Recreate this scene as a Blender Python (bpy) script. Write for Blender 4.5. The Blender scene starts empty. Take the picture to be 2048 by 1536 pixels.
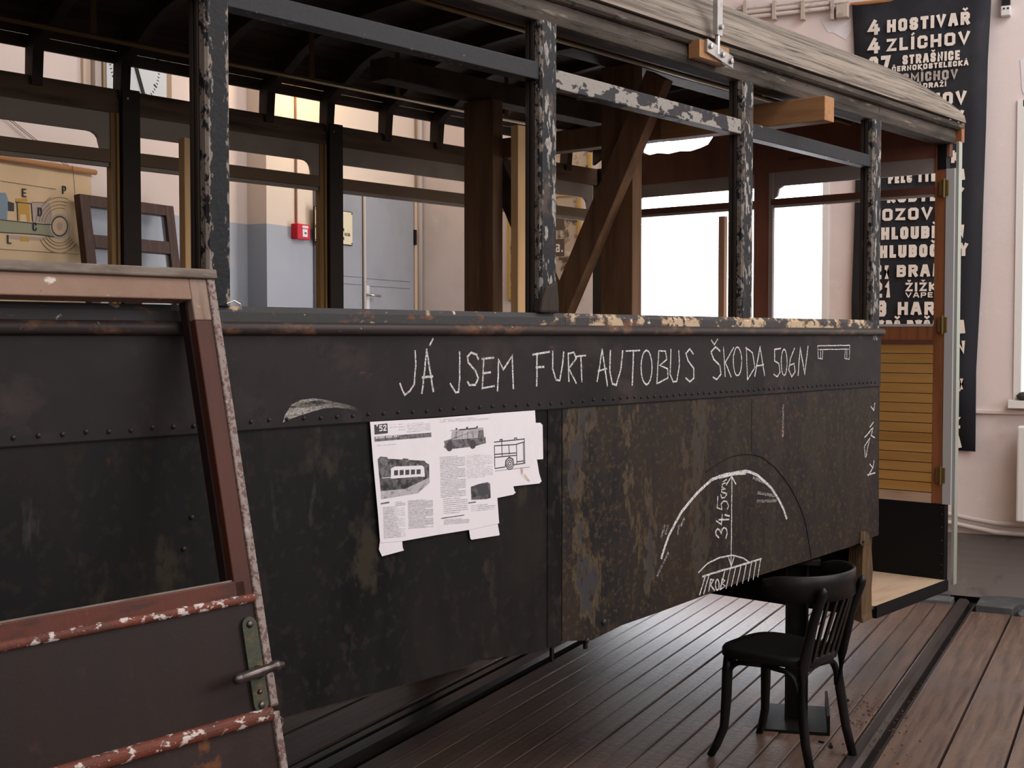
import bpy, bmesh, random
from math import sin, cos, tan, atan, atan2, radians, pi, sqrt, hypot
from mathutils import Vector, Matrix

random.seed(7)
SC = bpy.context.scene
COL = SC.collection

# ---------------------------------------------------------------- camera, light, exposure
FOC = 2560.0                       # focal length in pixels of the 2048 wide frame
CAMZ = 1.72
AZ = radians(26.3)                 # viewing azimuth; world X runs along the floor planks
PITCH = atan(96 / FOC)
cam_data = bpy.data.cameras.new('camera')
cam_data.sensor_width = 36.0
cam_data.lens = 36.0 * FOC / 2048
cam_data.clip_start = 0.05
cam = bpy.data.objects.new('camera', cam_data)
COL.objects.link(cam)
cam.location = (0, 0, CAMZ)
cam.rotation_euler = (pi / 2 - PITCH, 0, AZ - pi / 2)
SC.camera = cam

world = bpy.data.worlds.new('hall_daylight')
SC.world = world
world.use_nodes = True
bg = world.node_tree.nodes['Background']
bg.inputs[0].default_value = (1.0, 0.955, 0.95, 1)
bg.inputs[1].default_value = 0.32

# added fill lights behind and above the camera, standing in for unseen hall windows
for nm, px, rx, sx_, sy_, e in (('side_fill_rear', (5.5, -4.6, 3.9), pi / 2, 5.0, 3.0, 205), ('side_fill_front', (-0.5, -4.6, 3.9), pi / 2, 5.0, 3.0, 115),
                                ('top_fill_rear', (6.3, -1.9, 6.2), radians(32), 4.5, 2.2, 200), ('top_fill_front', (0.8, -1.9, 6.2), radians(32), 4.5, 2.2, 105)):
    ld = bpy.data.lights.new(nm, 'AREA')
    ld.shape = 'RECTANGLE'
    ld.size, ld.size_y = sx_, sy_
    ld.energy = e
    ld.color = (1.0, 0.965, 0.95)
    lo = bpy.data.objects.new(nm, ld)
    COL.objects.link(lo)
    lo.location = px
    lo.rotation_euler = (rx, 0, 0)

SC.view_settings.view_transform = 'Standard'
SC.view_settings.look = 'None'
SC.view_settings.gamma = 1.0
SC.view_settings.use_curve_mapping = False
SC.view_settings.exposure = 0.0

# ---------------------------------------------------------------- survey helpers
CAM = Vector((0, 0, CAMZ))
FW = Vector((cos(AZ) * cos(PITCH), sin(AZ) * cos(PITCH), -sin(PITCH)))
RT = Vector((sin(AZ), -cos(AZ), 0))
UP = Vector((cos(AZ) * sin(PITCH), sin(AZ) * sin(PITCH), cos(PITCH)))
BAZ = radians(26.3 - 40.4)         # the bus stands askew to the planks
U = Vector((cos(BAZ), sin(BAZ), 0))
V = Vector((-sin(BAZ), cos(BAZ), 0))
R0 = Vector((6.2199, 1.1375, 0))   # floor point below the rear near corner of the body side
BUSM = Matrix.Translation(R0) @ Matrix.Rotation(BAZ, 4, 'Z')
BUSI = BUSM.inverted()


def on_plane(x, y, p, n):
    d = FW + RT * ((x - 1024) / FOC) - UP * ((y - 768) / FOC)
    return CAM + d * ((p - CAM).dot(n) / d.dot(n))


def side(x, y, w=0.0):             # measured point on a plane parallel to the bus side -> (a, z)
    q = BUSI @ on_plane(x, y, R0 + V * w, V)
    return (q.x, q.z)


def rear(x, y, a=0.92):            # measured point on a plane across the bus -> (w, z)
    q = BUSI @ on_plane(x, y, R0 + U * a, U)
    return (q.y, q.z)


def endw(x, y, X=9.0):             # on the end wall -> (Y, z)
    q = on_plane(x, y, Vector((X, 0, 0)), Vector((1, 0, 0)))
    return (q.y, q.z)


def leftw(x, y, Y=5.46):           # on the left wall -> (X, z)
    q = on_plane(x, y, Vector((0, Y, 0)), Vector((0, 1, 0)))
    return (q.x, q.z)


def flr(x, y, z=0.0):
    q = on_plane(x, y, Vector((0, 0, z)), Vector((0, 0, 1)))
    return (q.x, q.y)


# ---------------------------------------------------------------- materials
def _n(nt, t, **kw):
    n = nt.nodes.new(t)
    for k, v in kw.items():
        setattr(n, k, v)
    return n


def new_mat(name):
    m = bpy.data.materials.new(name)
    m.use_nodes = True
    nt = m.node_tree
    return m, nt, nt.nodes['Principled BSDF']


def coords(nt, kind, scale):
    tc = _n(nt, 'ShaderNodeTexCoord')
    mp = _n(nt, 'ShaderNodeMapping')
    mp.inputs['Scale'].default_value = scale
    nt.links.new(tc.outputs[kind], mp.inputs[0])
    return mp.outputs[0]


def noise(nt, vec, scale, detail=6.0, rough=0.6, off=None):
    n = _n(nt, 'ShaderNodeTexNoise')
    n.inputs['Scale'].default_value = scale
    n.inputs['Detail'].default_value = detail
    n.inputs['Roughness'].default_value = rough
    nt.links.new(vec, n.inputs['Vector'])
    return n.outputs[0]


def ramp(nt, fac, lo, hi):
    r = _n(nt, 'ShaderNodeMapRange')
    r.inputs['From Min'].default_value = lo
    r.inputs['From Max'].default_value = hi
    r.clamp = True
    nt.links.new(fac, r.inputs['Value'])
    return r.outputs[0]


def mixc(nt, fac, a, b):
    m = _n(nt, 'ShaderNodeMix', data_type='RGBA')
    for sock, val in ((m.inputs[0], fac), (m.inputs[6], a), (m.inputs[7], b)):
        if isinstance(val, (tuple, list)):
            sock.default_value = (*val, 1) if len(val) == 3 else val
        elif isinstance(val, (int, float)):
            sock.default_value = val
        else:
            nt.links.new(val, sock)
    return m.outputs[2]


def mathn(nt, op, a, b=None, c=None):
    m = _n(nt, 'ShaderNodeMath', operation=op)
    for i, val in enumerate((a, b, c)):
        if val is None:
            continue
        if isinstance(val, (int, float)):
            m.inputs[i].default_value = val
        else:
            nt.links.new(val, m.inputs[i])
    return m.outputs[0]


def mat(name, base, rough=0.8, metal=0.0, layers=(), bump=0.0, bscale=60, bstretch=(1, 1, 1),
        rnd=0.0, spec=0.16, edge=None, coord='Object'):
    """base colour plus noise-masked layers (colour, scale, lo, hi, stretch); edge=(axis, colour, lo, hi) wears the rims"""
    m, nt, bs = new_mat(name)
    col = base
    for L in layers:
        c, sc, lo, hi = L[:4]
        st = L[4] if len(L) > 4 else (1, 1, 1)
        vec = coords(nt, coord, st)
        f = ramp(nt, noise(nt, vec, sc), lo, hi)
        if len(L) > 5:               # the wear thins out along the length of the sheet
            tc_ = _n(nt, 'ShaderNodeTexCoord')
            sp_ = _n(nt, 'ShaderNodeSeparateXYZ')
            nt.links.new(tc_.outputs['Object'], sp_.inputs[0])
            g = mathn(nt, 'MULTIPLY_ADD', ramp(nt, sp_.outputs[0], L[5][0], L[5][1]), 1 - L[5][2], L[5][2])
            f = mathn(nt, 'MULTIPLY', f, g)
        col = mixc(nt, f, col, c)
    if edge:
        axis, c, lo, hi = edge[:4]
        tc = _n(nt, 'ShaderNodeTexCoord')
        sx = _n(nt, 'ShaderNodeSeparateXYZ')
        nt.links.new(tc.outputs['Generated'], sx.inputs[0])
        d = mathn(nt, 'ABSOLUTE', mathn(nt, 'SUBTRACT', sx.outputs[axis], 0.5))
        nz = noise(nt, coords(nt, 'Object', edge[4] if len(edge) > 4 else (1, 1, 1)), 28, 8, 0.7)
        f = ramp(nt, mathn(nt, 'ADD', d, mathn(nt, 'MULTIPLY', mathn(nt, 'SUBTRACT', nz, 0.5), 1.6)), lo, hi)
        col = mixc(nt, f, col, c)
    if rnd:
        oi = _n(nt, 'ShaderNodeObjectInfo')
        hs = _n(nt, 'ShaderNodeHueSaturation')
        nt.links.new(mathn(nt, 'MULTIPLY_ADD', oi.outputs['Random'], 2 * rnd, 1 - rnd), hs.inputs['Value'])
        if isinstance(col, (tuple, list)):
            hs.inputs['Color'].default_value = (*col, 1)
        else:
            nt.links.new(col, hs.inputs['Color'])
        col = hs.outputs[0]
    if isinstance(col, (tuple, list)):
        bs.inputs['Base Color'].default_value = (*col, 1)
    else:
        nt.links.new(col, bs.inputs['Base Color'])
    bs.inputs['Roughness'].default_value = rough
    bs.inputs['Metallic'].default_value = metal
    bs.inputs['Specular IOR Level'].default_value = spec
    if bump:
        b = _n(nt, 'ShaderNodeBump')
        b.inputs['Strength'].default_value = bump
        b.inputs['Distance'].default_value = 0.01
        nt.links.new(noise(nt, coords(nt, coord, bstretch), bscale, 8, 0.65), b.inputs['Height'])
        nt.links.new(b.outputs[0], bs.inputs['Normal'])
    return m


def emit(name, color, strength):
    m, nt, bs = new_mat(name)
    bs.inputs['Base Color'].default_value = (*color, 1)
    bs.inputs['Emission Color'].default_value = (*color, 1)
    bs.inputs['Emission Strength'].default_value = strength
    bs.inputs['Roughness'].default_value = 0.3
    return m


def grainy(name, color, scale, lo, hi, stretch=(1, 1, 1), coord='Object', maxa=1.0, fade=False):
    """dry mark that covers only the high spots of what it lies on"""
    m, nt, bs = new_mat(name)
    bs.inputs['Base Color'].default_value = (*color, 1)
    bs.inputs['Roughness'].default_value = 0.95
    f = ramp(nt, noise(nt, coords(nt, coord, stretch), scale, 4, 0.7), lo, hi)
    if fade:                         # the hand lifted off towards the end of the stroke
        tc = _n(nt, 'ShaderNodeTexCoord')
        sx = _n(nt, 'ShaderNodeSeparateXYZ')
        nt.links.new(tc.outputs['Generated'], sx.inputs[0])
        f = mathn(nt, 'MULTIPLY', f, ramp(nt, sx.outputs[0], 1.0, 0.25))
        f = mathn(nt, 'MULTIPLY', f, ramp(nt, noise(nt, coords(nt, coord, (1, 1, 1)), 160, 3, 0.7), .30, .60))
    f = mathn(nt, 'MULTIPLY', f, maxa)
    nt.links.new(f, bs.inputs['Alpha'])
    return m


M = {}
# walls and floor
M['plaster'] = mat('plaster_wall', (0.70, 0.60, 0.575), 0.9, layers=[((0.60, 0.51, 0.49), 1.6, 0.5, 0.75), ((0.74, 0.67, 0.66), 5, 0.6, 0.75)], bump=0.15, bscale=12)
M['plaster_left'] = mat('plaster_left', (0.74, 0.57, 0.47), 0.9, layers=[((0.68, 0.52, 0.44), 2.0, 0.5, 0.7)], bump=0.08, bscale=14)
M['plaster_beige'] = mat('plaster_beige', (0.62, 0.47, 0.36), 0.9, layers=[((0.56, 0.42, 0.33), 2.0, 0.5, 0.7)], bump=0.08, bscale=14)
M['dado'] = mat('grey_dado_paint', (0.34, 0.35, 0.385), 0.5, layers=[((0.30, 0.31, 0.34), 2.5, 0.5, 0.7), ((0.5, 0.48, 0.47), 9, 0.7, 0.74)], bump=0.05)
M['patch'] = mat('bare_patch', (0.70, 0.66, 0.68), 0.9, layers=[((0.55, 0.48, 0.46), 14, 0.55, 0.7)])
M['base_paint'] = mat('skirting_paint', (0.16, 0.135, 0.125), 0.35, layers=[((0.26, 0.22, 0.20), 3, 0.55, 0.8), ((0.09, 0.08, 0.08), 6, 0.6, 0.75)], bump=0.1, bscale=9)
M['stone'] = mat('stone_slab', (0.10, 0.10, 0.105), 0.6, layers=[((0.17, 0.16, 0.15), 7, 0.5, 0.75)], bump=0.4, bscale=18, rnd=0.2)
M['concrete'] = mat('concrete', (0.3, 0.29, 0.28), 0.9, layers=[((0.22, 0.21, 0.2), 4, 0.45, 0.7)])
M['plank'] = mat('floor_plank', (0.145, 0.088, 0.064), 0.40, layers=[((0.060, 0.040, 0.033), 5, 0.42, 0.7, (0.35, 6, 1)), ((0.225, 0.14, 0.10), 3, 0.55, 0.8, (0.5, 9, 1)), ((0.12, 0.10, 0.095), 1.3, 0.5, 0.8), ((0.02, 0.016, 0.015), 30, 0.70, 0.74)],
                 bump=0.42, bscale=13, bstretch=(2.2, 1.2, 1), rnd=0.22, spec=0.45)
M['gap'] = mat('floor_gap', (0.012, 0.010, 0.009), 0.9)
M['rail'] = mat('rail_steel', (0.085, 0.07, 0.065), 0.38, 0.7, layers=[((0.05, 0.035, 0.03), 9, 0.5, 0.7, (0.2, 3, 1))])
M['debris'] = mat('rust_crumbs', (0.12, 0.055, 0.035), 0.95, rnd=0.3)
# bus body
M['panel'] = mat('bare_black_sheet', (0.012, 0.011, 0.0115), 0.5, 0.0, layers=[
    ((0.021, 0.0175, 0.0155), 2.2, 0.46, 0.70, (1.3, 1, 0.5)),
    ((0.006, 0.0055, 0.0062), 1.5, 0.50, 0.64, (1.5, 1, 0.7)),
    ((0.034, 0.027, 0.019), 4.0, 0.58, 0.64, (1.3, 1, 0.8)),
    ((0.020, 0.016, 0.014), 26, 0.54, 0.62),
    ((0.048, 0.044, 0.042), 7.0, 0.66, 0.76, (1.6, 1, 0.4)),
    ((0.075, 0.030, 0.016), 11, 0.70, 0.80, (1.2, 1, 1))], bump=0.10, bscale=7, spec=0.12)
M['panel_rear'] = mat('rust_mottled_sheet', (0.021, 0.018, 0.018), 0.5, 0.0, layers=[
    ((0.036, 0.025, 0.019), 2.4, 0.44, 0.66, (1.3, 1, 0.6)),
    ((0.014, 0.013, 0.014), 2.0, 0.54, 0.68, (1.2, 1, 0.7)),
    ((0.085, 0.060, 0.034), 2.7, 0.53, 0.555, (2.0, 1, 0.75), (-1.3, -2.0, .15)),
    ((0.046, 0.043, 0.045), 2.7, 0.562, 0.59, (2.0, 1, 0.75), (-1.3, -2.0, .12)),
    ((0.030, 0.022, 0.017), 24, 0.52, 0.58, (1.4, 1, 0.8)),
    ((0.055, 0.038, 0.024), 55, 0.54, 0.62),
    ((0.12, 0.042, 0.018), 7, 0.66, 0.78, (1.6, 1, 0.8)),
    ((0.14, 0.12, 0.11), 60, 0.74, 0.78)], bump=0.12, bscale=9, spec=0.14)
M['fascia'] = mat('purplish_black_sheet', (0.025, 0.020, 0.021), 0.5, layers=[
    ((0.013, 0.012, 0.012), 2.0, 0.45, 0.66, (0.8, 1, 1)),
    ((0.042, 0.031, 0.030), 4, 0.54, 0.68, (1, 1, 1.4)),
    ((0.022, 0.018, 0.017), 30, 0.56, 0.64),
    ((0.10, 0.045, 0.028), 13, 0.66, 0.76, (0.6, 1, 1.5))], bump=0.06, bscale=8, spec=0.14)
M['seam'] = mat('dark_joint', (0.008, 0.007, 0.007), 0.7)
M['rivet'] = mat('rivet_head', (0.030, 0.027, 0.026), 0.35, 0.4)
M['sill'] = mat('sill_flaked_paint', (0.045, 0.043, 0.045), 0.55, layers=[((0.42, 0.30, 0.18), 7, 0.60, 0.64, (1.0, 1, 2)), ((0.16, 0.065, 0.03), 16, 0.60, 0.68, (0.8, 1, 1.6)), ((0.55, 0.47, 0.40), 26, 0.66, 0.70)], bump=0.3, bscale=24)
M['sill_rear'] = mat('sill_cream_flakes', (0.050, 0.046, 0.047), 0.55, layers=[((0.46, 0.34, 0.22), 5, 0.50, 0.54, (1.2, 1, 2)), ((0.14, 0.06, 0.035), 14, 0.54, 0.62, (0.8, 1, 1.6)), ((0.05, 0.04, 0.038), 40, 0.54, 0.60), ((0.60, 0.50, 0.40), 24, 0.64, 0.69)], bump=0.35, bscale=24)
M['roll'] = mat('beading', (0.042, 0.031, 0.029), 0.42, layers=[((0.15, 0.075, 0.045), 14, 0.55, 0.66, (0.6, 1, 1)), ((0.36, 0.26, 0.17), 38, 0.66, 0.71)])
M['cap'] = mat('pillar_paint', (0.014, 0.0145, 0.017), 0.5, layers=[((0.36, 0.33, 0.29), 75, 0.70, 0.73, (1, 1, 0.6)), ((0.30, 0.27, 0.24), 22, 0.70, 0.73)], edge=(0, (0.24, 0.20, 0.17), 0.40, 0.46, (2.2, 1, 0.8)), bump=0.3, bscale=50)
M['cap2'] = mat('pillar_worn', (0.019, 0.019, 0.022), 0.5, layers=[((0.30, 0.275, 0.25), 30, 0.55, 0.58, (1.6, 1, 0.6)), ((0.07, 0.05, 0.042), 12, 0.56, 0.66, (1, 1, 0.5))], edge=(0, (0.20, 0.165, 0.14), 0.46, 0.54, (2.2, 1, 0.8)), bump=0.3, bscale=50)
M['rail_dark'] = mat('transom_paint', (0.020, 0.0205, 0.024), 0.45, layers=[((0.40, 0.37, 0.33), 24, 0.69, 0.72)], edge=(2, (0.30, 0.25, 0.22), 0.62, 0.68), bump=0.2, bscale=40)
M['rail_peel'] = mat('transom_peeling', (0.27, 0.245, 0.22), 0.6, layers=[((0.036, 0.033, 0.037), 9, 0.50, 0.52, (0.8, 1, 1.4)), ((0.10, 0.07, 0.06), 22, 0.64, 0.70)], bump=0.3, bscale=40)
M['wood_post'] = mat('grey_brown_timber', (0.045, 0.034, 0.028), 0.75, layers=[((0.030, 0.024, 0.021), 8, 0.45, 0.7, (3, 3, 0.3)), ((0.12, 0.095, 0.075), 18, 0.62, 0.72, (2, 2, 0.3))], bump=0.4, bscale=30, bstretch=(3, 3, 0.3))
M['foot_wood'] = mat('splintered_timber', (0.12, 0.072, 0.038), 0.85, layers=[((0.05, 0.032, 0.02), 8, 0.45, 0.68, (3, 3, 0.35)), ((0.20, 0.135, 0.08), 20, 0.6, 0.72, (3, 3, 0.3))], bump=0.6, bscale=24, bstretch=(3, 3, 0.3))
M['header'] = mat('weathered_cantrail', (0.085, 0.069, 0.057), 0.8, layers=[((0.032, 0.026, 0.022), 5, 0.42, 0.66, (0.5, 3, 3)), ((0.23, 0.20, 0.17), 9, 0.60, 0.72, (0.5, 3, 4)), ((0.03, 0.025, 0.02), 26, 0.64, 0.68)], bump=0.5, bscale=26, bstretch=(0.3, 3, 3))
M['roof'] = mat('weathered_roof_board', (0.26, 0.22, 0.182), 0.85, layers=[((0.13, 0.105, 0.087), 5, 0.46, 0.62, (0.3, 9, 9)), ((0.035, 0.027, 0.022), 9, 0.57, 0.64, (0.22, 11, 11)), ((0.34, 0.30, 0.255), 3, 0.6, 0.75, (0.4, 5, 5))], bump=0.6, bscale=18, bstretch=(0.25, 8, 8), rnd=0.12)
M['ceiling_board'] = mat('dark_ceiling_board', (0.070, 0.048, 0.036), 0.7, layers=[((0.035, 0.025, 0.020), 5, 0.45, 0.7, (0.3, 6, 6))], bump=0.3, bscale=20, bstretch=(0.3, 5, 5), rnd=0.2)
M['rib'] = mat('dark_rib_timber', (0.075, 0.052, 0.036), 0.65, layers=[((0.035, 0.025, 0.02), 6, 0.45, 0.7)])
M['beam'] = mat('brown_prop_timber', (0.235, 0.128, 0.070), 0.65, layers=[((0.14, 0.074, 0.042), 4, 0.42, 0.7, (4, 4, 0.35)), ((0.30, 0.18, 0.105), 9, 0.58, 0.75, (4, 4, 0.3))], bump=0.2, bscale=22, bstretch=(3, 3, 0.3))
M['cross'] = mat('sawn_orange_timber', (0.36, 0.185, 0.085), 0.7, layers=[((0.27, 0.13, 0.058), 6, 0.45, 0.68, (5, 0.5, 5)), ((0.20, 0.10, 0.05), 14, 0.66, 0.72)], bump=0.15, bscale=26, bstretch=(4, 0.4, 4))
M['pine'] = mat('fresh_pine_batten', (0.76, 0.48, 0.24), 0.6, layers=[((0.64, 0.37, 0.16), 5, 0.48, 0.7, (6, 6, 0.3)), ((0.28, 0.13, 0.06), 9, 0.72, 0.76, (1, 1, 0.6))], bump=0.08)
M['redpine'] = mat('reddish_batten', (0.66, 0.38, 0.25), 0.6, layers=[((0.55, 0.30, 0.19), 5, 0.48, 0.7, (6, 6, 0.3))])
M['far_header'] = mat('brown_far_rail', (0.18, 0.112, 0.072), 0.6, layers=[((0.06, 0.038, 0.027), 6, 0.42, 0.7, (0.4, 4, 4)), ((0.16, 0.11, 0.08), 12, 0.6, 0.75, (0.3, 5, 5))], bump=0.1)
M['far_pillar'] = mat('dark_far_pillar', (0.045, 0.033, 0.026), 0.6)
M['golden'] = mat('golden_oak_jamb', (0.34, 0.20, 0.075), 0.5, layers=[((0.20, 0.11, 0.045), 7, 0.45, 0.7, (6, 6, 0.3))])
M['sash_grey'] = mat('grey_sash_paint', (0.40, 0.335, 0.28), 0.6, layers=[((0.33, 0.275, 0.23), 4, 0.5, 0.7)])
M['sash_brown'] = mat('brown_sash_rail', (0.23, 0.15, 0.095), 0.6)
M['rear_maroon'] = mat('red_brown_plywood', (0.25, 0.105, 0.072), 0.55, layers=[((0.19, 0.078, 0.055), 2.5, 0.45, 0.7, (1, 2, 0.6))])
M['rear_frame'] = mat('chestnut_frame', (0.28, 0.105, 0.045), 0.4, layers=[((0.20, 0.07, 0.03), 6, 0.45, 0.7, (5, 5, 0.4))])
M['rear_sash'] = mat('mauve_grey_sash', (0.36, 0.30, 0.285), 0.55)
M['rear_transom'] = mat('maroon_bar', (0.14, 0.055, 0.04), 0.45)
M['board'] = mat('varnished_pine_board', (0.50, 0.27, 0.085), 0.38, layers=[((0.43, 0.215, 0.06), 4, 0.45, 0.7, (1, 0.4, 6)), ((0.56, 0.33, 0.13), 9, 0.6, 0.75, (1, 0.4, 8))], rnd=0.09)
M['board_pale'] = mat('pale_worn_board', (0.55, 0.38, 0.27), 0.6, layers=[((0.43, 0.27, 0.17), 5, 0.5, 0.7, (1, 0.5, 4))])
M['black_sheet'] = mat('black_sheet', (0.008, 0.0075, 0.008), 0.55)
M['ply'] = mat('plywood_floor', (0.52, 0.37, 0.26), 0.55, layers=[((0.43, 0.29, 0.19), 4, 0.45, 0.7, (1, 5, 1))], bump=0.05)
M['white_strip'] = mat('white_post_strip', (0.46, 0.45, 0.455), 0.45)
M['zinc'] = mat('zinc_edge', (0.42, 0.43, 0.38), 0.4, 0.4)
M['brass'] = mat('brass_hinge', (0.22, 0.145, 0.055), 0.45, 0.6)
M['galv'] = mat('galvanised_steel', (0.45, 0.44, 0.43), 0.38, 0.8, layers=[((0.25, 0.23, 0.22), 14, 0.5, 0.7)])
M['handrail'] = mat('tarnished_rail', (0.22, 0.14, 0.06), 0.4, 0.5)
M['iron'] = mat('black_iron', (0.010, 0.009, 0.0085), 0.5, 0.2, layers=[((0.03, 0.02, 0.015), 8, 0.55, 0.75)])
M['bolt'] = mat('bolt', (0.05, 0.045, 0.04), 0.5, 0.5)
# leaning door
M['door_red'] = mat('brick_red_paint', (0.105, 0.026, 0.015), 0.42, layers=[((0.095, 0.030, 0.020), 5, 0.45, 0.68, (2, 2, 0.4)), ((0.30, 0.18, 0.13), 50, 0.66, 0.72, (2, 3, 1)), ((0.06, 0.022, 0.016), 12, 0.5, 0.64, (0.6, 2, 3))], bump=0.2, bscale=30, bstretch=(2, 2, 0.3))
M['door_stile'] = mat('brown_red_stile', (0.080, 0.025, 0.016), 0.42, layers=[((0.048, 0.020, 0.016), 5, 0.45, 0.68, (2, 2, 0.4)), ((0.24, 0.14, 0.08), 26, 0.66, 0.72, (5, 5, 0.3))], bump=0.2, bscale=30, bstretch=(3, 3, 0.2))
M['stile_pale'] = mat('bare_stile_head', (0.27, 0.195, 0.15), 0.6, layers=[((0.15, 0.08, 0.06), 7, 0.48, 0.66, (2, 2, 0.5)), ((0.45, 0.38, 0.33), 30, 0.64, 0.7)], bump=0.2)
M['door_mould'] = mat('flaking_red_moulding', (0.17, 0.048, 0.030), 0.4, layers=[((0.10, 0.04, 0.03), 9, 0.45, 0.65), ((0.62, 0.53, 0.49), 48, 0.55, 0.60, (0.8, 1, 1.2)), ((0.60, 0.5, 0.46), 16, 0.66, 0.70, (0.8, 1, 1.2))], bump=0.5, bscale=30)
M['door_edge'] = mat('chipped_pale_edge', (0.30, 0.245, 0.22), 0.6, layers=[((0.17, 0.10, 0.09), 90, 0.50, 0.56), ((0.16, 0.07, 0.06), 9, 0.58, 0.66), ((0.45, 0.40, 0.37), 14, 0.62, 0.70)], bump=0.6, bscale=60)
M['door_top'] = mat('grey_bare_wood', (0.22, 0.18, 0.15), 0.85, layers=[((0.15, 0.115, 0.095), 7, 0.48, 0.66, (1, 3, 3)), ((0.32, 0.27, 0.235), 12, 0.6, 0.72, (0.7, 3, 3))], bump=0.5, bscale=26, bstretch=(0.4, 3, 3))
M['door_pale'] = mat('faded_pink_paint', (0.29, 0.185, 0.135), 0.6, layers=[((0.23, 0.14, 0.10), 4, 0.45, 0.7), ((0.62, 0.54, 0.48), 13, 0.62, 0.66, (0.8, 1, 1.6)), ((0.22, 0.13, 0.09), 40, 0.62, 0.68)], bump=0.3, bscale=30)
M['door_panel'] = mat('dull_brown_panel', (0.024, 0.0138, 0.012), 0.5, layers=[((0.017, 0.011, 0.010), 2.5, 0.45, 0.7, (1.5, 1, 0.4)), ((0.055, 0.024, 0.016), 8, 0.64, 0.76)], bump=0.06)
M['door_panel_rust'] = mat('rusty_brown_panel', (0.026, 0.0145, 0.0125), 0.55, layers=[((0.17, 0.055, 0.018), 12, 0.60, 0.68), ((0.04, 0.026, 0.023), 4, 0.45, 0.7)], bump=0.15)
M['lockplate'] = mat('verdigris_plate', (0.060, 0.062, 0.046), 0.5, 0.5, layers=[((0.14, 0.10, 0.045), 16, 0.52, 0.66), ((0.20, 0.27, 0.25), 20, 0.70, 0.74)], bump=0.2)
M['lever'] = mat('worn_steel_lever', (0.13, 0.105, 0.10), 0.32, 0.85, layers=[((0.05, 0.035, 0.03), 14, 0.5, 0.7)])
# small things
M['chair'] = mat('black_stained_bentwood', (0.008, 0.007, 0.0065), 0.36, layers=[((0.03, 0.022, 0.018), 18, 0.66, 0.74)], spec=0.25)
M['chair_rim'] = mat('black_bentwood_worn', (0.010, 0.0085, 0.008), 0.35, layers=[((0.05, 0.038, 0.03), 16, 0.66, 0.73)], spec=0.22)
M['paper'] = mat('white_paper', (0.80, 0.755, 0.785), 0.8, layers=[((0.72, 0.68, 0.70), 5, 0.5, 0.75)])
M['ink'] = mat('print_black', (0.075, 0.07, 0.078), 0.8)
M['ink_mid'] = mat('print_grey', (0.19, 0.18, 0.19), 0.8, layers=[((0.07, 0.065, 0.07), 60, 0.48, 0.62)])
M['ink_photo'] = mat('print_photo', (0.14, 0.13, 0.135), 0.8, layers=[((0.04, 0.038, 0.04), 40, 0.45, 0.6), ((0.45, 0.42, 0.43), 55, 0.60, 0.70)])
M['ink_ground'] = mat('print_ground', (0.46, 0.43, 0.45), 0.8, layers=[((0.22, 0.2, 0.21), 60, 0.5, 0.62), ((0.7, 0.66, 0.69), 30, 0.55, 0.7)])
M['ink_text'] = grainy('print_text', (0.34, 0.32, 0.35), 260, 0.40, 0.62, (0.35, 1, 1), maxa=0.24)
M['ink_stain'] = grainy('paper_stain', (0.62, 0.40, 0.25), 40, 0.40, 0.7, maxa=0.5)
M['chalk'] = grainy('chalk', (0.74, 0.71, 0.70), 190, 0.36, 0.58, maxa=0.95)
M['chalk_soft'] = grainy('chalk_faint', (0.66, 0.63, 0.62), 150, 0.46, 0.72, maxa=0.6)
M['smear'] = grainy('chalk_smear', (0.55, 0.50, 0.45), 10, 0.36, 0.62, (0.55, 1, 5), maxa=0.9, fade=True)
M['banner'] = mat('black_roller_cloth', (0.020, 0.020, 0.025), 0.65, layers=[((0.034, 0.033, 0.038), 2.0, 0.5, 0.7)], bump=0.15, bscale=5)
M['letter'] = mat('cream_letter', (0.74, 0.66, 0.59), 0.8, layers=[((0.62, 0.54, 0.47), 9, 0.5, 0.7)])
M['letter_dim'] = mat('faded_letter', (0.42, 0.37, 0.33), 0.8, layers=[((0.26, 0.23, 0.20), 30, 0.5, 0.66)])
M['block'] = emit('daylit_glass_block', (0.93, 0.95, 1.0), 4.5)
M['block_side'] = mat('glass_block_dim', (0.55, 0.60, 0.60), 0.15)
M['mortar'] = mat('block_joint', (0.75, 0.74, 0.74), 0.8)
M['grey_door'] = mat('blue_grey_door_paint', (0.33, 0.335, 0.36), 0.42, layers=[((0.29, 0.295, 0.32), 2.5, 0.5, 0.72)])
M['door_seam'] = mat('door_seam', (0.16, 0.155, 0.16), 0.7)
M['steel'] = mat('bright_steel', (0.55, 0.53, 0.50), 0.3, 0.9)
M['sign'] = mat('cream_enamel_sign', (0.75, 0.66, 0.46), 0.4)
M['sign_red'] = mat('sign_red', (0.30, 0.035, 0.03), 0.5)
M['sign_ink'] = mat('sign_ink', (0.10, 0.085, 0.075), 0.6)
M['alarm'] = mat('red_alarm_plastic', (0.62, 0.025, 0.045), 0.35)
M['alarm_white'] = mat('alarm_white', (0.8, 0.74, 0.74), 0.4)
M['conduit'] = mat('conduit_paint', (0.50, 0.29, 0.2), 0.6)
M['pipe'] = mat('painted_pipe', (0.55, 0.48, 0.44), 0.5)
M['pipe_dirty'] = mat('dusty_pipe', (0.46, 0.38, 0.33), 0.6, layers=[((0.25, 0.2, 0.17), 10, 0.55, 0.7)])
M['plastic'] = mat('grey_plastic', (0.62, 0.6, 0.6), 0.45)
M['frame_white'] = mat('window_frame_white', (0.72, 0.70, 0.67), 0.5)
M['sill_stuff'] = mat('dark_oddment', (0.05, 0.045, 0.04), 0.6)
M['chart'] = mat('cream_linen_chart', (0.66, 0.47, 0.28), 0.85, layers=[((0.58, 0.40, 0.235), 1.7, 0.48, 0.7), ((0.70, 0.52, 0.33), 4, 0.55, 0.75)])
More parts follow.
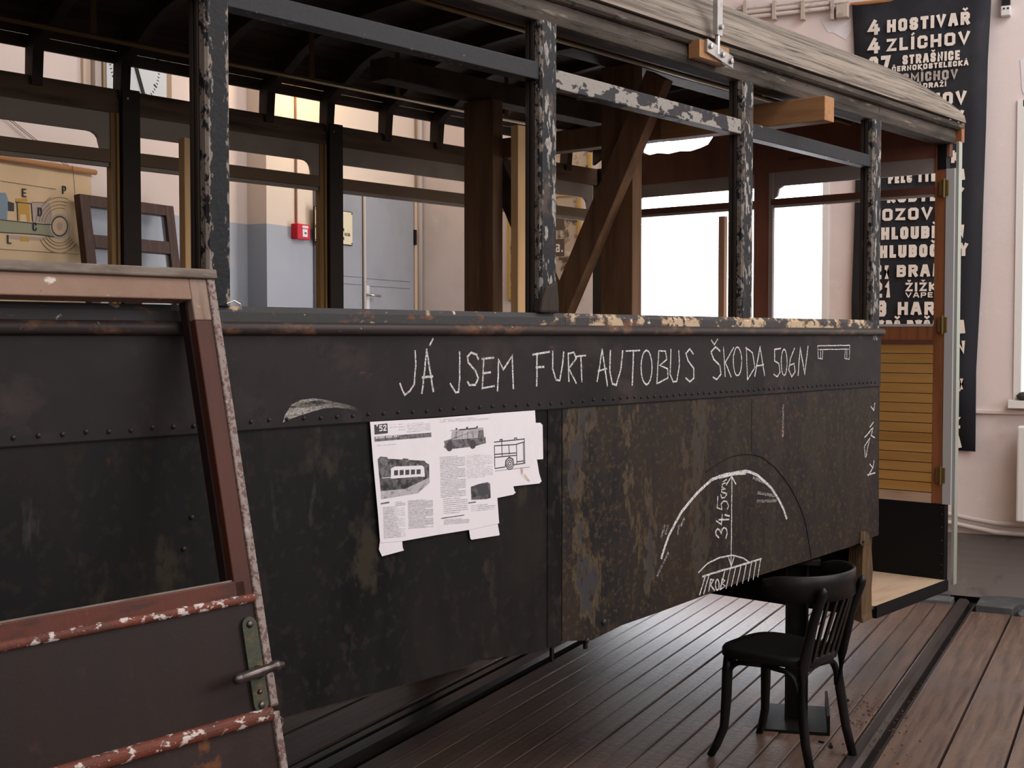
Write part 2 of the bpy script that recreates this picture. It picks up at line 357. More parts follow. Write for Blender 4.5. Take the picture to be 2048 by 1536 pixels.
M['chart_ink'] = mat('chart_ink', (0.065, 0.06, 0.065), 0.85)
M['chart_line'] = mat('chart_line', (0.22, 0.17, 0.13), 0.85)
M['chart_green'] = mat('chart_green', (0.30, 0.29, 0.19), 0.85)
M['chart_blue'] = mat('chart_blue', (0.21, 0.27, 0.32), 0.85)
M['chart_mauve'] = mat('chart_mauve', (0.44, 0.33, 0.27), 0.85)
M['chart_orange'] = mat('chart_orange', (0.52, 0.29, 0.07), 0.85)
M['chart_grey'] = mat('chart_grey', (0.42, 0.37, 0.31), 0.85)
M['rod'] = mat('turned_rod', (0.36, 0.165, 0.065), 0.5)
M['string'] = mat('string', (0.22, 0.17, 0.13), 0.9)
M['old_sash'] = mat('dark_red_brown_sash', (0.060, 0.030, 0.022), 0.5, layers=[((0.11, 0.055, 0.035), 8, 0.5, 0.7, (3, 3, 0.4))])
M['clock_face'] = mat('clock_face', (0.60, 0.62, 0.62), 0.4)
M['clock_case'] = mat('clock_case', (0.34, 0.24, 0.15), 0.6)
M['clock_metal'] = mat('clock_mount', (0.45, 0.38, 0.34), 0.5)
M['black'] = mat('matt_black', (0.012, 0.012, 0.012), 0.6)
M['gilt'] = mat('gilt_frame', (0.45, 0.28, 0.08), 0.45)
M['photo'] = mat('sepia_photo', (0.46, 0.36, 0.27), 0.6, layers=[((0.10, 0.075, 0.055), 7, 0.50, 0.58), ((0.60, 0.49, 0.39), 12, 0.55, 0.66)])
M['photo_dark'] = mat('sepia_dark', (0.10, 0.075, 0.058), 0.6)
M['lamp_glow'] = emit('warm_lamp_glass', (1.0, 0.70, 0.32), 34.0)

gm, gnt, gbs = new_mat('dusty_glass')
gbs.inputs['Base Color'].default_value = (0.40, 0.45, 0.50, 1)
gbs.inputs['Roughness'].default_value = 0.25
gbs.inputs['Alpha'].default_value = 0.14
M['glass'] = gm


# ---------------------------------------------------------------- mesh helpers
class MB:
    def __init__(s):
        s.v, s.f = [], []

    def add(s, vs, fs):
        o = len(s.v)
        s.v += [tuple(p) for p in vs]
        s.f += [tuple(i + o for i in f) for f in fs]
        return s

    def box(s, x0, x1, y0, y1, z0, z1):
        return s.add([(x0, y0, z0), (x1, y0, z0), (x1, y1, z0), (x0, y1, z0), (x0, y0, z1), (x1, y0, z1), (x1, y1, z1), (x0, y1, z1)],
                     [(0, 3, 2, 1), (4, 5, 6, 7), (0, 1, 5, 4), (1, 2, 6, 5), (2, 3, 7, 6), (3, 0, 4, 7)])

    def prism(s, poly, axis, d0, d1):
        def P(p, d):
            return {'x': (d, p[0], p[1]), 'y': (p[0], d, p[1]), 'z': (p[0], p[1], d)}[axis]
        n = len(poly)
        vs = [P(p, d0) for p in poly] + [P(p, d1) for p in poly]
        fs = [tuple(range(n))[::-1], tuple(range(n, 2 * n))] + [(i, (i + 1) % n, n + (i + 1) % n, n + i) for i in range(n)]
        return s.add(vs, fs)

    def sweep(s, pts, prof, up=(0, 0, 1), closed=False):
        """profile [(side, up)] or a list of profiles carried along pts"""
        pts = [Vector(p) for p in pts]
        up = Vector(up)
        n = len(pts)
        rings = []
        for i, p in enumerate(pts):
            if closed:
                t = pts[(i + 1) % n] - pts[i - 1]
            else:
                t = pts[min(i + 1, n - 1)] - pts[max(i - 1, 0)]
            t.normalize()
            sd = t.cross(up)
            if sd.length < 1e-4:
                sd = t.cross(Vector((1, 0, 0)))
            sd.normalize()
            uu = sd.cross(t)
            pr = prof[i] if isinstance(prof[0], list) else prof
            rings.append([p + sd * a + uu * b for a, b in pr])
        k = len(rings[0])
        vs = [q for r in rings for q in r]
        fs = []
        for i in range(n if closed else n - 1):
            j = (i + 1) % n
            for a in range(k):
                b = (a + 1) % k
                fs.append((i * k + a, i * k + b, j * k + b, j * k + a))
        if not closed:
            fs += [tuple(range(k))[::-1], tuple((n - 1) * k + a for a in range(k))]
        return s.add(vs, fs)

    def tube(s, pts, r, n=8, up=(0, 0, 1), closed=False):
        if isinstance(r, (list, tuple)):
            prof = [[(q * cos(2 * pi * i / n), q * sin(2 * pi * i / n)) for i in range(n)] for q in r]
        else:
            prof = [(r * cos(2 * pi * i / n), r * sin(2 * pi * i / n)) for i in range(n)]
        return s.sweep(pts, prof, up, closed)

    def bar(s, p, q, w, h, up=(0, 0, 1)):
        return s.sweep([p, q], [(-w / 2, -h / 2), (w / 2, -h / 2), (w / 2, h / 2), (-w / 2, h / 2)], up)

    def lathe(s, prof, centre, axis='z', n=16):
        """prof [(r, h)] turned about an axis through centre"""
        c = Vector(centre)
        vs = []
        for r, h in prof:
            for i in range(n):
                a = 2 * pi * i / n
                x, y = r * cos(a), r * sin(a)
                vs.append(c + Vector({'z': (x, y, h), 'y': (x, h, y), 'x': (h, x, y)}[axis]))
        m = len(prof)
        fs = [(i * n + a, i * n + (a + 1) % n, (i + 1) * n + (a + 1) % n, (i + 1) * n + a) for i in range(m - 1) for a in range(n)]
        fs += [tuple(range(n))[::-1], tuple((m - 1) * n + a for a in range(n))]
        return s.add(vs, fs)

    def ribbon(s, pts, wd, axis, d0, d1, cap=True):
        """flat stroke of width wd in a plane: axis 'y' -> pts are (x, z), axis 'x' -> (y, z)"""
        P = [Vector(p) for p in pts]
        Q = [P[0]]
        for p in P[1:]:
            if (p - Q[-1]).length > 1e-5:
                Q.append(p)
        P = Q
        if len(P) < 2:
            return s
        if cap:
            P[0] = P[0] + (P[0] - P[1]).normalized() * wd / 2
            P[-1] = P[-1] + (P[-1] - P[-2]).normalized() * wd / 2
        L, Rr = [], []
        for i, p in enumerate(P):
            d1_ = (P[i] - P[i - 1]).normalized() if i else (P[1] - P[0]).normalized()
            d2_ = (P[i + 1] - P[i]).normalized() if i < len(P) - 1 else d1_
            n1 = Vector((-d1_.y, d1_.x))
            n2 = Vector((-d2_.y, d2_.x))
            m = n1 + n2
            if m.length < 0.3:
                m = n1
            m.normalize()
            k = min(1.6, 1 / max(0.3, m.dot(n1)))
            L.append(p + m * wd / 2 * k)
            Rr.append(p - m * wd / 2 * k)
        for i in range(len(P) - 1):
            s.prism([L[i], L[i + 1], Rr[i + 1], Rr[i]], axis, d0 - (i % 12) * 3e-5, d1)
        return s

    def build(s, name, m, parent=None, smooth=False, bevel=0.0, **props):
        me = bpy.data.meshes.new(name)
        me.from_pydata(s.v, [], s.f)
        bm = bmesh.new()
        bm.from_mesh(me)
        bmesh.ops.recalc_face_normals(bm, faces=bm.faces)
        bm.to_mesh(me)
        bm.free()
        if smooth:
            for p in me.polygons:
                p.use_smooth = True
        me.materials.append(M[m] if isinstance(m, str) else m)
        o = bpy.data.objects.new(name, me)
        COL.objects.link(o)
        if parent:
            o.parent = parent
        if bevel:
            b = o.modifiers.new('bevel', 'BEVEL')
            b.width = bevel
            b.segments = 2
            b.limit_method = 'ANGLE'
        for k, v in props.items():
            o[k] = v
        return o


def empty(name, label, cat, loc=(0, 0, 0), rz=0.0, group=None):
    o = bpy.data.objects.new(name, None)
    COL.objects.link(o)
    o.location = loc
    o.rotation_euler = (0, 0, rz)
    o.empty_display_size = 0.1
    o['label'] = label
    o['category'] = cat
    if group:
        o['group'] = group
    return o


def tag(o, label, cat, group=None):
    o['label'] = label
    o['category'] = cat
    if group:
        o['group'] = group
    return o


def recentre(o, loc):
    """shift a thing's origin to its own base without moving it"""
    o.data.transform(Matrix.Translation(-Vector(loc)))
    o.location = loc
    return o


def struct(o):
    o['kind'] = 'structure'
    return o


def twin(o, parent, loc):
    c = o.copy()
    COL.objects.link(c)
    c.parent = parent
    c.location = loc
    return c


# stroke alphabet used for lettering: points in a unit box
G = {
    'A': (.9, [[(0, 0), (.36, 1), (.64, 1), (1, 0)], [(.17, .33), (.83, .33)]]),
    'B': (.85, [[(0, 0), (0, 1), (.8, 1), (1, .88), (1, .64), (.82, .52), (0, .52)], [(.82, .52), (1, .4), (1, .12), (.8, 0), (0, 0)]]),
    'C': (.8, [[(1, .74), (1, .88), (.8, 1), (.2, 1), (0, .88), (0, .12), (.2, 0), (.8, 0), (1, .12), (1, .26)]]),
    'D': (.85, [[(0, 0), (0, 1), (.75, 1), (1, .85), (1, .15), (.75, 0), (0, 0)]]),
    'E': (.7, [[(1, 1), (0, 1), (0, 0), (1, 0)], [(0, .5), (.85, .5)]]),
    'F': (.68, [[(1, 1), (0, 1), (0, 0)], [(0, .5), (.85, .5)]]),
    'H': (.85, [[(0, 0), (0, 1)], [(1, 0), (1, 1)], [(0, .5), (1, .5)]]),
    'I': (.28, [[(.5, 0), (.5, 1)]]),
    'K': (.85, [[(0, 0), (0, 1)], [(1, 1), (.1, .5), (1, 0)]]),
    'L': (.68, [[(0, 1), (0, 0), (1, 0)]]),
    'M': (1.1, [[(0, 0), (0, 1), (.5, .35), (1, 1), (1, 0)]]),
    'N': (.85, [[(0, 0), (0, 1), (1, 0), (1, 1)]]),
    'O': (.85, [[(.5, 1), (.2, 1), (0, .88), (0, .12), (.2, 0), (.8, 0), (1, .12), (1, .88), (.8, 1), (.5, 1)]]),
    'P': (.8, [[(0, 0), (0, 1), (.8, 1), (1, .88), (1, .58), (.8, .45), (0, .45)]]),
    'R': (.85, [[(0, 0), (0, 1), (.8, 1), (1, .88), (1, .6), (.8, .48), (0, .48)], [(.55, .48), (1, 0)]]),
    'S': (.8, [[(1, .8), (1, .9), (.82, 1), (.18, 1), (0, .88), (0, .66), (.15, .56), (.85, .44), (1, .34), (1, .12), (.82, 0), (.18, 0), (0, .1), (0, .2)]]),
    'T': (.75, [[(0, 1), (1, 1)], [(.5, 1), (.5, 0)]]),
    'U': (.85, [[(0, 1), (0, .12), (.2, 0), (.8, 0), (1, .12), (1, 1)]]),
    'V': (.88, [[(0, 1), (.5, 0), (1, 1)]]),
    'Y': (.85, [[(0, 1), (.5, .5), (1, 1)], [(.5, .5), (.5, 0)]]),
    'Z': (.8, [[(0, 1), (1, 1), (0, 0), (1, 0)]]),
    'a': (.6, [[(1, .6), (1, 0), (.15, 0), (0, .1), (0, .28), (.15, .36), (1, .36)], [(1, .6), (.85, .68), (.1, .68)]]),
    'v': (.6, [[(0, .68), (.5, 0), (1, .68)]]),
    '-': (.4, [[(0, .45), (1, .45)]]),
    '.': (.2, [[(.5, 0), (.5, .06)]]),
    '1': (.4, [[(0, .8), (.7, 1), (.7, 0)]]),
    '2': (.8, [[(0, .8), (0, .9), (.2, 1), (.8, 1), (1, .88), (1, .62), (0, .12), (0, 0), (1, 0)]]),
    '3': (.8, [[(0, .9), (.2, 1), (.8, 1), (1, .88), (1, .62), (.8, .52), (.35, .52)], [(.8, .52), (1, .4), (1, .12), (.8, 0), (.2, 0), (0, .1)]]),
    '4': (.85, [[(.6, 1), (0, .28), (1, .28)], [(.78, .62), (.78, 0)]]),
    '5': (.8, [[(1, 1), (0, 1), (0, .55), (.8, .58), (1, .45), (1, .12), (.8, 0), (0, 0)]]),
    '0': (.8, [[(.5, 1), (.2, 1), (0, .85), (0, .15), (.2, 0), (.8, 0), (1, .15), (1, .85), (.8, 1), (.5, 1)]]),
    '6': (.8, [[(1, .9), (.8, 1), (.2, 1), (0, .88), (0, .12), (.2, 0), (.8, 0), (1, .12), (1, .45), (.8, .56), (0, .56)]]),
    '7': (.8, [[(0, 1), (1, 1), (.35, 0)]]),
    '*': (.5, [[(.5, .55), (.5, .95)], [(.2, .65), (.8, .85)], [(.2, .85), (.8, .65)]]),
}
ACC = {'Á': ('A', 'a'), 'É': ('E', 'a'), 'Í': ('I', 'a'), 'Č': ('C', 'c'), 'Ě': ('E', 'c'), 'Ř': ('R', 'c'), 'Š': ('S', 'c'), 'Ž': ('Z', 'c'), 'á': ('a', 'a')}


def letters(text, x0, x1, z0, h, sw, axis, d0, d1, m, parent, name='letter'):
    """like lettering, but every character is a part of its own"""
    lettering(None, text, x0, x1, z0, h, sw, axis, d0, d1, each=lambda q: q.build(name, m, parent))


def lettering(mb, text, x0, x1, z0, h, sw, axis, d0, d1, each=None):
    """block lettering between x0 and x1 (x1 may lie below x0), cap height h, stroke width sw"""
    gap = 0.24
    ws = []
    for ch in text:
        b = ACC.get(ch, (ch, ''))[0]
        ws.append(0.5 if ch == ' ' else G[b][0])
    tot = sum(ws) + gap * (len(text) - 1)
    k = (x1 - x0) / tot
    sg = 1 if k > 0 else -1
    x = x0
    for ch, wd in zip(text, ws):
        if each:
            mb = MB()
        if ch != ' ':
            b, acc = ACC.get(ch, (ch, ''))
            half = sw / 2
            W_ = abs(wd * k)

            def T(p, half=half, x=x, W_=W_):
                xx = half + p[0] * max(W_ - sw, 0.0)
                if W_ < sw * 1.2:
                    xx = W_ / 2
                return (x + sg * xx, z0 + half + p[1] * (h - sw))
            for si, st in enumerate(G[b][1]):
                mb.ribbon([T(p) for p in st], sw, axis, d0 - si * 5e-4, d1)
            zt = z0 + h + sw * 0.45
            xm = x + sg * W_ / 2
            aw = h * 0.17
            if acc == 'a':
                mb.ribbon([(xm - sg * aw * .5, zt), (xm + sg * aw * .6, zt + h * .17)], sw * .6, axis, d0, d1, False)
            elif acc == 'c':
                mb.ribbon([(xm - sg * aw, zt + h * .17), (xm, zt + h * .02), (xm + sg * aw, zt + h * .17)], sw * .55, axis, d0, d1, False)
            if each:
                each(mb)
        x += (wd + gap) * k
    return mb

# ================================================================= THE HALL
# ---- floor: planks, rails, stone slabs
floor = struct(MB().box(-3.3, 9.3, -4.95, 5.6, -0.30, -0.045).build('floor', 'gap'))
floor['label'] = 'old workshop floor of long brown planks with rails let in'
# groups of planks: right of the near rail, between the rails, beyond the far rail
runs = [(-4.807, 0.953, 24), (1.073, 2.80, 16), (3.06, 5.02, 8)]
proto = {}
for lo, hi, n in runs:
    wdt = (hi - lo) / n
    for i in range(n):
        a, b = lo + i * wdt, lo + (i + 1) * wdt
        key = round(wdt, 4)
        x1 = {-4.807: 8.37, 1.073: 8.55}.get(lo, 9.0)
        gp = .006 if lo < 0 else random.choice((.0015, .002, .004))
        if lo > 0:
            key = (key, gp)
        if key not in proto:
            mb = MB()
            c = 0.004
            hw = wdt / 2 - gp
            mb.prism([(-hw, -0.045), (hw, -0.045), (hw, -c), (hw - c, 0), (-hw + c, 0), (-hw, -c)], 'x', -3.0, x1)
            o = mb.build('plank', 'plank', floor)
            proto[key] = o
            o.location = (0, (a + b) / 2, 0)
        else:
            o = twin(proto[key], floor, (0, (a + b) / 2, 0))
        o.location.z = random.uniform(-0.003, 0.002)
        o.location.x = random.uniform(-0.03, 0.03)
# steel rails beside open grooves
for (a, b) in ((0.996, 1.068), (2.862, 2.965)):
    MB().prism([(a, -0.044), (b, -0.044), (b, -0.006), (b - 0.012, 0.006), (a + 0.02, 0.006), (a, -0.012)], 'x', -3.0, 8.75).build('rail', 'rail', floor)
MB().prism([(2.99, -0.044), (3.03, -0.044), (3.03, 0.0), (2.99, 0.0)], 'x', -3.0, 8.75).build('check_rail', 'rail', floor)
MB().prism([(0.957, -0.044), (0.972, -0.044), (0.972, -0.026), (0.957, -0.026)], 'x', -3.0, 8.75).build('check_rail', 'rail', floor)
# stone slabs along the foot of the end wall
slabs = [[(8.39, 0.40), (8.58, 0.36), (8.64, 0.60), (8.60, 0.66), (8.46, 0.68), (8.39, 0.66)],
         [(8.62, 0.30), (8.82, 0.28), (8.84, 0.56), (8.68, 0.60)],
         [(8.46, 0.71), (8.62, 0.69), (8.69, 0.63), (8.82, 0.62), (8.84, 0.80), (8.78, 0.93), (8.48, 0.93)],
         [(8.44, -0.10), (8.90, -0.12), (8.90, 0.26), (8.60, 0.32), (8.44, 0.36)],
         [(8.58, 1.09), (8.74, 1.09), (8.76, 1.78), (8.58, 1.80)],
         [(8.77, 1.12), (8.90, 1.14), (8.90, 1.66), (8.79, 1.70)],
         [(8.58, 1.83), (8.90, 1.74), (8.90, 2.30), (8.58, 2.35)],
         [(8.58, 2.38), (8.90, 2.33), (8.90, 2.84), (8.58, 2.84)],
         [(8.44, -0.75), (8.95, -0.75), (8.95, -0.15), (8.44, -0.14)],
         [(8.44, -1.40), (8.95, -1.40), (8.95, -0.79), (8.44, -0.79)]]
for i, s in enumerate(slabs):
    MB().prism(s, 'z', -0.045, 0.004 + 0.012 * (i % 3)).build('stone_slab', 'stone', floor, bevel=0.006)

# ---- end wall with two glass-block windows
WX = 9.0
w1 = (2.02, 3.66, 0.14, 3.36)      # Y0, Y1, z0, z1
w2 = (-0.90, 0.735, 1.30, 3.22)
mb = MB()
ytop = 6.2
mb.box(WX, WX + .3, w1[1], 5.8, 0, ytop)
mb.box(WX, WX + .3, w2[1], w1[0], 0, ytop)
mb.box(WX, WX + .3, -4.95, w2[0], 0, ytop)
mb.box(WX, WX + .3, w1[0], w1[1], 0, w1[2]).box(WX, WX + .3, w1[0], w1[1], w1[3], ytop)
mb.box(WX, WX + .3, w2[0], w2[1], 0, w2[2]).box(WX, WX + .3, w2[0], w2[1], w2[3], ytop)
wall_end = struct(mb.build('wall_end', 'plaster'))
# bare patch where the plaster has flaked
P = [endw(x, y, WX - .002) for x, y in [(1643, 42), (1660, 22), (1700, 18), (1704, 60), (1692, 80), (1668, 66), (1655, 64)]]
MB().prism(P, 'x', WX - .003, WX + .01).build('bare_plaster_patch', 'patch', wall_end)
P = [endw(x, y, WX - .002) for x, y in [(2040, 120), (2048, 115), (2048, 190), (2044, 180)]]
MB().prism(P, 'x', WX - .003, WX + .01).build('bare_plaster_patch', 'patch', wall_end)

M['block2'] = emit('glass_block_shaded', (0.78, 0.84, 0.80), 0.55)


def glass_blocks(name, win, matname):
    y0, y1, z0, z1 = win
    root = struct(MB().box(WX + .125, WX + .14, y0, y1, z0, z1).build(name, matname))
    n_y, n_z = round((y1 - y0) / 0.2), round((z1 - z0) / 0.2)
    dy, dz = (y1 - y0) / n_y, (z1 - z0) / n_z
    c, g = 0.018, 0.003
    hy, hz = dy / 2 - g, dz / 2 - g
    poly = [(-hy + c, -hz), (hy - c, -hz), (hy, -hz + c), (hy, hz - c), (hy - c, hz), (-hy + c, hz), (-hy, hz - c), (-hy, -hz + c)]
    first = None
    for i in range(n_y):
        for j in range(n_z):
            p = (WX, y0 + dy * (i + .5), z0 + dz * (j + .5))
            if first is None:
                first = MB().prism(poly, 'x', .05, .12).build('glass_block', matname, root)
                first.location = p
            else:
                twin(first, root, p)
    f = MB()
    t = 0.035
    f.box(WX - .012, WX + .05, y0 - t, y0 + .01, z0 - t, z1 + t).box(WX - .012, WX + .05, y1 - .01, y1 + t, z0 - t, z1 + t)
    f.box(WX - .012, WX + .05, y0, y1, z1 - .01, z1 + t)
    f.build('window_frame', 'frame_white', root)
    MB().box(WX - .09, WX + .12, y0 - .06, y1 + .06, z0 - .05, z0).build('window_sill', 'frame_white', root)
    return root


glass_blocks('window_1', w1, 'block')  # lower glowing rows are unseen, added to light the floor under the bus
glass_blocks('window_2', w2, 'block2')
# cornice line and rounded skirting of the end wall
struct(MB().box(WX - .022, WX, -3.9, 1.98, 1.205, 1.232).build('trim_1', 'plaster', bevel=0.004))
sk = []
for i in range(9):
    t = i / 8
    sk.append((WX - .10 * (1 - t) ** 2.2, .02 + .36 * t))
poly = [(WX, 0), (WX - .13, 0)] + [(x - .02, z) for x, z in sk] + [(WX, .40)]
mb = MB()
mb.add([(x, yy, z) for yy in (-4.0, 5.3) for x, z in poly],
       [tuple(range(len(poly))), tuple(range(2 * len(poly) - 1, len(poly) - 1, -1))] + [(i, (i + 1) % len(poly), len(poly) + (i + 1) % len(poly), len(poly) + i) for i in range(len(poly))])
struct(mb.build('baseboard_end', 'base_paint', smooth=False))

# ---- left wall: recessed length and the thicker length that holds the grey door
DZ = 2.475                          # top of the grey dado


def dado_mat(name, upper):
    m, nt, bs = new_mat(name)
    tc = _n(nt, 'ShaderNodeTexCoord')
    sx = _n(nt, 'ShaderNodeSeparateXYZ')
    nt.links.new(tc.outputs['Object'], sx.inputs[0])
    f = ramp(nt, sx.outputs[2], DZ - .002, DZ + .002)
    v = coords(nt, 'Object', (1, 1, 1))
    lowc = mixc(nt, ramp(nt, noise(nt, v, 2.2), .48, .75), (0.345, 0.36, 0.40), (0.40, 0.405, 0.43))
    upc = mixc(nt, ramp(nt, noise(nt, v, 1.8), .48, .75), upper, tuple(c * .93 for c in upper))
    upc = mixc(nt, ramp(nt, noise(nt, v, 7.0), .71, .76), upc, (0.72, 0.42, 0.32))
    nt.links.new(mixc(nt, f, lowc, upc), bs.inputs['Base Color'])
    nt.links.new(mathn(nt, 'MULTIPLY_ADD', f, .45, .45), bs.inputs['Roughness'])
    return m


M['wall_left'] = dado_mat('left_wall_paint', (0.72, 0.585, 0.52))
M['wall_pier'] = dado_mat('pier_paint', (0.74, 0.61, 0.50))
struct(MB().box(-3.0, 7.02, 5.46, 5.80, 0, 6.2).build('wall_left', 'wall_left'))
struct(MB().box(7.005, 9.05, 5.30, 5.80, 0, 6.2).build('wall_left_pier', 'wall_pier'))
# the two walls behind the photographer, the long one with its tall window openings
mb = MB()
mb.box(-3.3, 9.3, -4.95, -4.75, 0, 2.3).box(-3.3, 9.3, -4.95, -4.75, 5.5, 6.2)
for xa, xb in ((-3.3, -3.1), (2.1, 2.9), (8.1, 9.3)):
    mb.box(xa, xb, -4.95, -4.75, 2.3, 5.5)
struct(mb.build('wall_right', 'wall_left'))
struct(MB().box(-3.3, -3.1, -4.75, 5.46, 0, 6.2).build('wall_front', 'wall_left'))
# raised walkway along the left wall
struct(MB().box(-3.0, 9.0, 5.02, 5.46, 0.0, 0.98).build('floor_walkway', 'concrete'))

# ---- grey double door in the pier
dx0, _ = leftw(629, 400, 5.3)
dxm, _ = leftw(717, 400, 5.3)
dx1, dzt = leftw(819, 396, 5.3)
dzb = 0.98
door = struct(MB().box(dx0 - .02, dx1 + .02, 5.288, 5.302, dzb, dzt + .01).build('door_1', 'door_seam'))
MB().box(dx0, dxm - .006, 5.262, 5.287, dzb + .01, dzt).build('door_leaf', 'grey_door', door, bevel=.003)
leaf = MB().box(dxm + .006, dx1, 5.262, 5.287, dzb + .01, dzt).build('door_leaf', 'grey_door', door, bevel=.003)
for zz in (2.10, 2.155):
    MB().box(dx0, dxm - .006, 5.2605, 5.263, zz, zz + .005).build('door_rib', 'door_seam', door)
    MB().box(dxm + .006, dx1 - .06, 5.2605, 5.263, zz - .006, zz - .001).build('door_rib', 'door_seam', door)
MB().tube([(dxm, 5.248, dzb + .02), (dxm, 5.248, dzt - .02)], .011, 8).build('bolt_rod', 'pipe', door, smooth=True)
MB().box(dxm + .03, dxm + .075, 5.252, 5.263, 1.90, 2.10).build('handle_plate', 'plastic', door, bevel=.002)
hx, hz = leftw(732, 590, 5.25)
MB().tube([(hx, 5.26, hz), (hx, 5.215, hz), (hx + .015, 5.205, hz), (hx + .12, 5.20, hz - .006)], .010, 8).build('door_handle', 'steel', door, smooth=True)
MB().lathe([(.012, 0), (.012, .01)], (hx - .002, 5.25, hz + .10), 'y', 10).build('keyhole', 'black', door)
f = MB().box(dx1 + .02, dx1 + .075, 5.265, 5.30, dzb, dzt + .06).box(dx0 - .06, dx1 + .075, 5.275, 5.30, dzt + .01, dzt + .05)
f.build('door_frame', 'plaster_beige', door)
MB().box(dx1 - .005, dx1 + .03, 5.25, 5.264, 2.45, 2.57).build('hinge', 'iron', door)

# corner pipe where the walls meet
tag(MB().tube([(8.955, 5.255, .98), (8.955, 5.255, 5.8)], .022, 10).build('corner_pipe', 'pipe', smooth=True), 'thin painted vertical pipe in the corner right of the grey door', 'pipe')

# ---- cream enamel sign on the door
sx0, sz0 = leftw(629, 484, 5.25)
sx1, sz1 = leftw(705, 427, 5.25)
SZ0, SZ1 = 2.384, 2.632
sg_ = empty('warning_sign', 'cream enamel warning sign with red and black Czech lettering on the grey door', 'sign', (sx0, 5.25, SZ0))
SW, SH = sx1 - sx0, SZ1 - SZ0
MB().box(0, SW, 0, .008, 0, SH).build('border', 'black', sg_)
MB().box(.006, SW - .006, -.003, 0, .006, SH - .006).build('plate', 'sign', sg_)
for px, pz in ((.015, .015), (SW - .015, .015), (.015, SH - .015), (SW - .015, SH - .015)):
    MB().lathe([(.006, 0), (.006, -.004)], (px, -.002, pz), 'y', 8).build('screw', 'black', sg_)
mb = MB()
lettering(mb, 'OVÉ', SW * .55, SW * .70, SH * .82, .026, .006, 'y', -.0045, -.0032)
lettering(mb, 'E', SW * .60, SW * .65, SH * .58, .044, .010, 'y', -.0045, -.0032)
mb.build('lettering', 'sign_red', sg_)
mb = MB()
for txt, a, b, zz, hh in (('ALOV', .01, .13, .40, .02), ('UCHVTER', .56, .76, .40, .022), ('PRE', .05, .13, .27, .022), ('RANCE', .56, .72, .27, .022), ('NAZDA', .77, .92, .27, .022), ('BETRO', .62, .76, .14, .022), ('HANAK', .60, .72, .06, .012)):
    lettering(mb, txt, SW * a, SW * b, SH * zz, hh, .0042, 'y', -.0045, -.0032)
mb.build('lettering', 'sign_ink', sg_)

# ---- red fire alarm box with its conduit
ax0, az1 = leftw(582, 447, 5.3)
ax1, az0 = leftw(608, 481, 5.3)
fa = empty('fire_alarm', 'small red fire alarm call box left of the grey door', 'fire alarm', (ax0, 5.3, az0))
AW, AH = ax1 - ax0, az1 - az0
MB().box(0, AW, -.055, 0, 0, AH).build('housing', 'alarm', fa, bevel=.006)
MB().box(AW * .36, AW * .74, -.059, -.054, AH * .17, AH * .68).build('break_pane', 'alarm_white', fa)
MB().box(AW * .34, AW * .80, -.059, -.054, AH * .74, AH * .90).build('label_plate', 'alarm_white', fa)
MB().box(AW * .50, AW * .64, -.062, -.058, AH * .38, AH * .46).build('push_spot', 'black', fa)
tag(MB().tube([(ax0 + AW * .33, 5.29, az1), (ax0 + AW * .33, 5.29, 5.9)], .008, 8).build('conduit', 'conduit', smooth=True), 'thin brown conduit running up from the red fire alarm', 'conduit')

# ---- warm wall lamp above the door pier (its glow colours the wall)
lm = empty('wall_lamp', 'warm yellow globe lamp on a bracket high above the red fire alarm', 'lamp', (7.30, 5.30, 3.62))
MB().box(-.06, .06, -.02, 0, -.08, .08).build('mounting_plate', 'iron', lm)
MB().tube([(0, -.01, 0), (0, -.20, .06), (0, -.34, .05)], .012, 8).build('bracket', 'iron', lm, smooth=True)
MB().lathe([(.03, .06), (.035, .03), (.085, -.01), (.105, -.07), (.09, -.14), (.045, -.18), (.005, -.19)], (0, -.34, 0), 'z', 16).build('globe', 'lamp_glow', lm, smooth=True)

# ---- station clock on the left wall
cx, cz = leftw(268, 128, 5.40)
ck = empty('wall_clock', 'square white wall clock with black minute ticks on the left wall', 'clock', (cx, 5.46, cz))
x0_, _ = leftw(212, 150, 5.40)
x1_, _ = leftw(344, 180, 5.40)
x0_ -= cx
x1_ -= cx
hh = (x1_ - x0_) / 2
xm = (x0_ + x1_) / 2
MB().box(x0_ - .02, x1_, -.06, 0, -hh, hh).build('case', 'clock_case', ck, bevel=.004)
MB().box(x0_, x1_ - .055, -.066, -.06, -hh + .02, hh - .02).build('face', 'clock_face', ck)
rr = .215
mb = MB()
for i in range(60):
    a = 2 * pi * i / 60
    l = .030 if i % 5 == 0 else .016
    wd = .010 if i % 5 == 0 else .005
    mb.ribbon([(rr * sin(a), rr * cos(a)), ((rr - l) * sin(a), (rr - l) * cos(a))], wd, 'y', -.0675, -.0658, False)
mb.build('minute_ticks', 'black', ck)
a1 = radians(158)
MB().ribbon([(0, 0), (.20 * sin(a1), .20 * cos(a1))], .026, 'y', -.072, -.069, False).build('minute_hand', 'black', ck)
MB().ribbon([(0, 0), (.12 * sin(4.9), .12 * cos(4.9))], .03, 'y', -.0755, -.0725, False).build('hour_hand', 'black', ck)
MB().box(x0_ - .075, x0_ - .025, -.05, 0, -hh, hh + .4).build('mounting_strip', 'clock_metal', ck)
MB().box(x0_ - .135, x0_ - .078, -.02, 0, -hh, hh + .4).build('backboard', 'plaster_beige', ck)

# ---- wall chart of a car chassis
CY = 5.452


def ch(x, y):
    return leftw(x / 2048 * 380, 280 + y / 1509 * 280, CY)


rx1, rz1 = leftw(191, 345, CY - .02)
rx0 = rx1 - 1.55
chart = empty('wall_chart', 'cream linen wall chart of a car chassis hanging from a wooden rod', 'wall chart', (rx1, CY, 1.75))


def cl(p):
    return (p[0] - rx1, p[1] - 1.75)


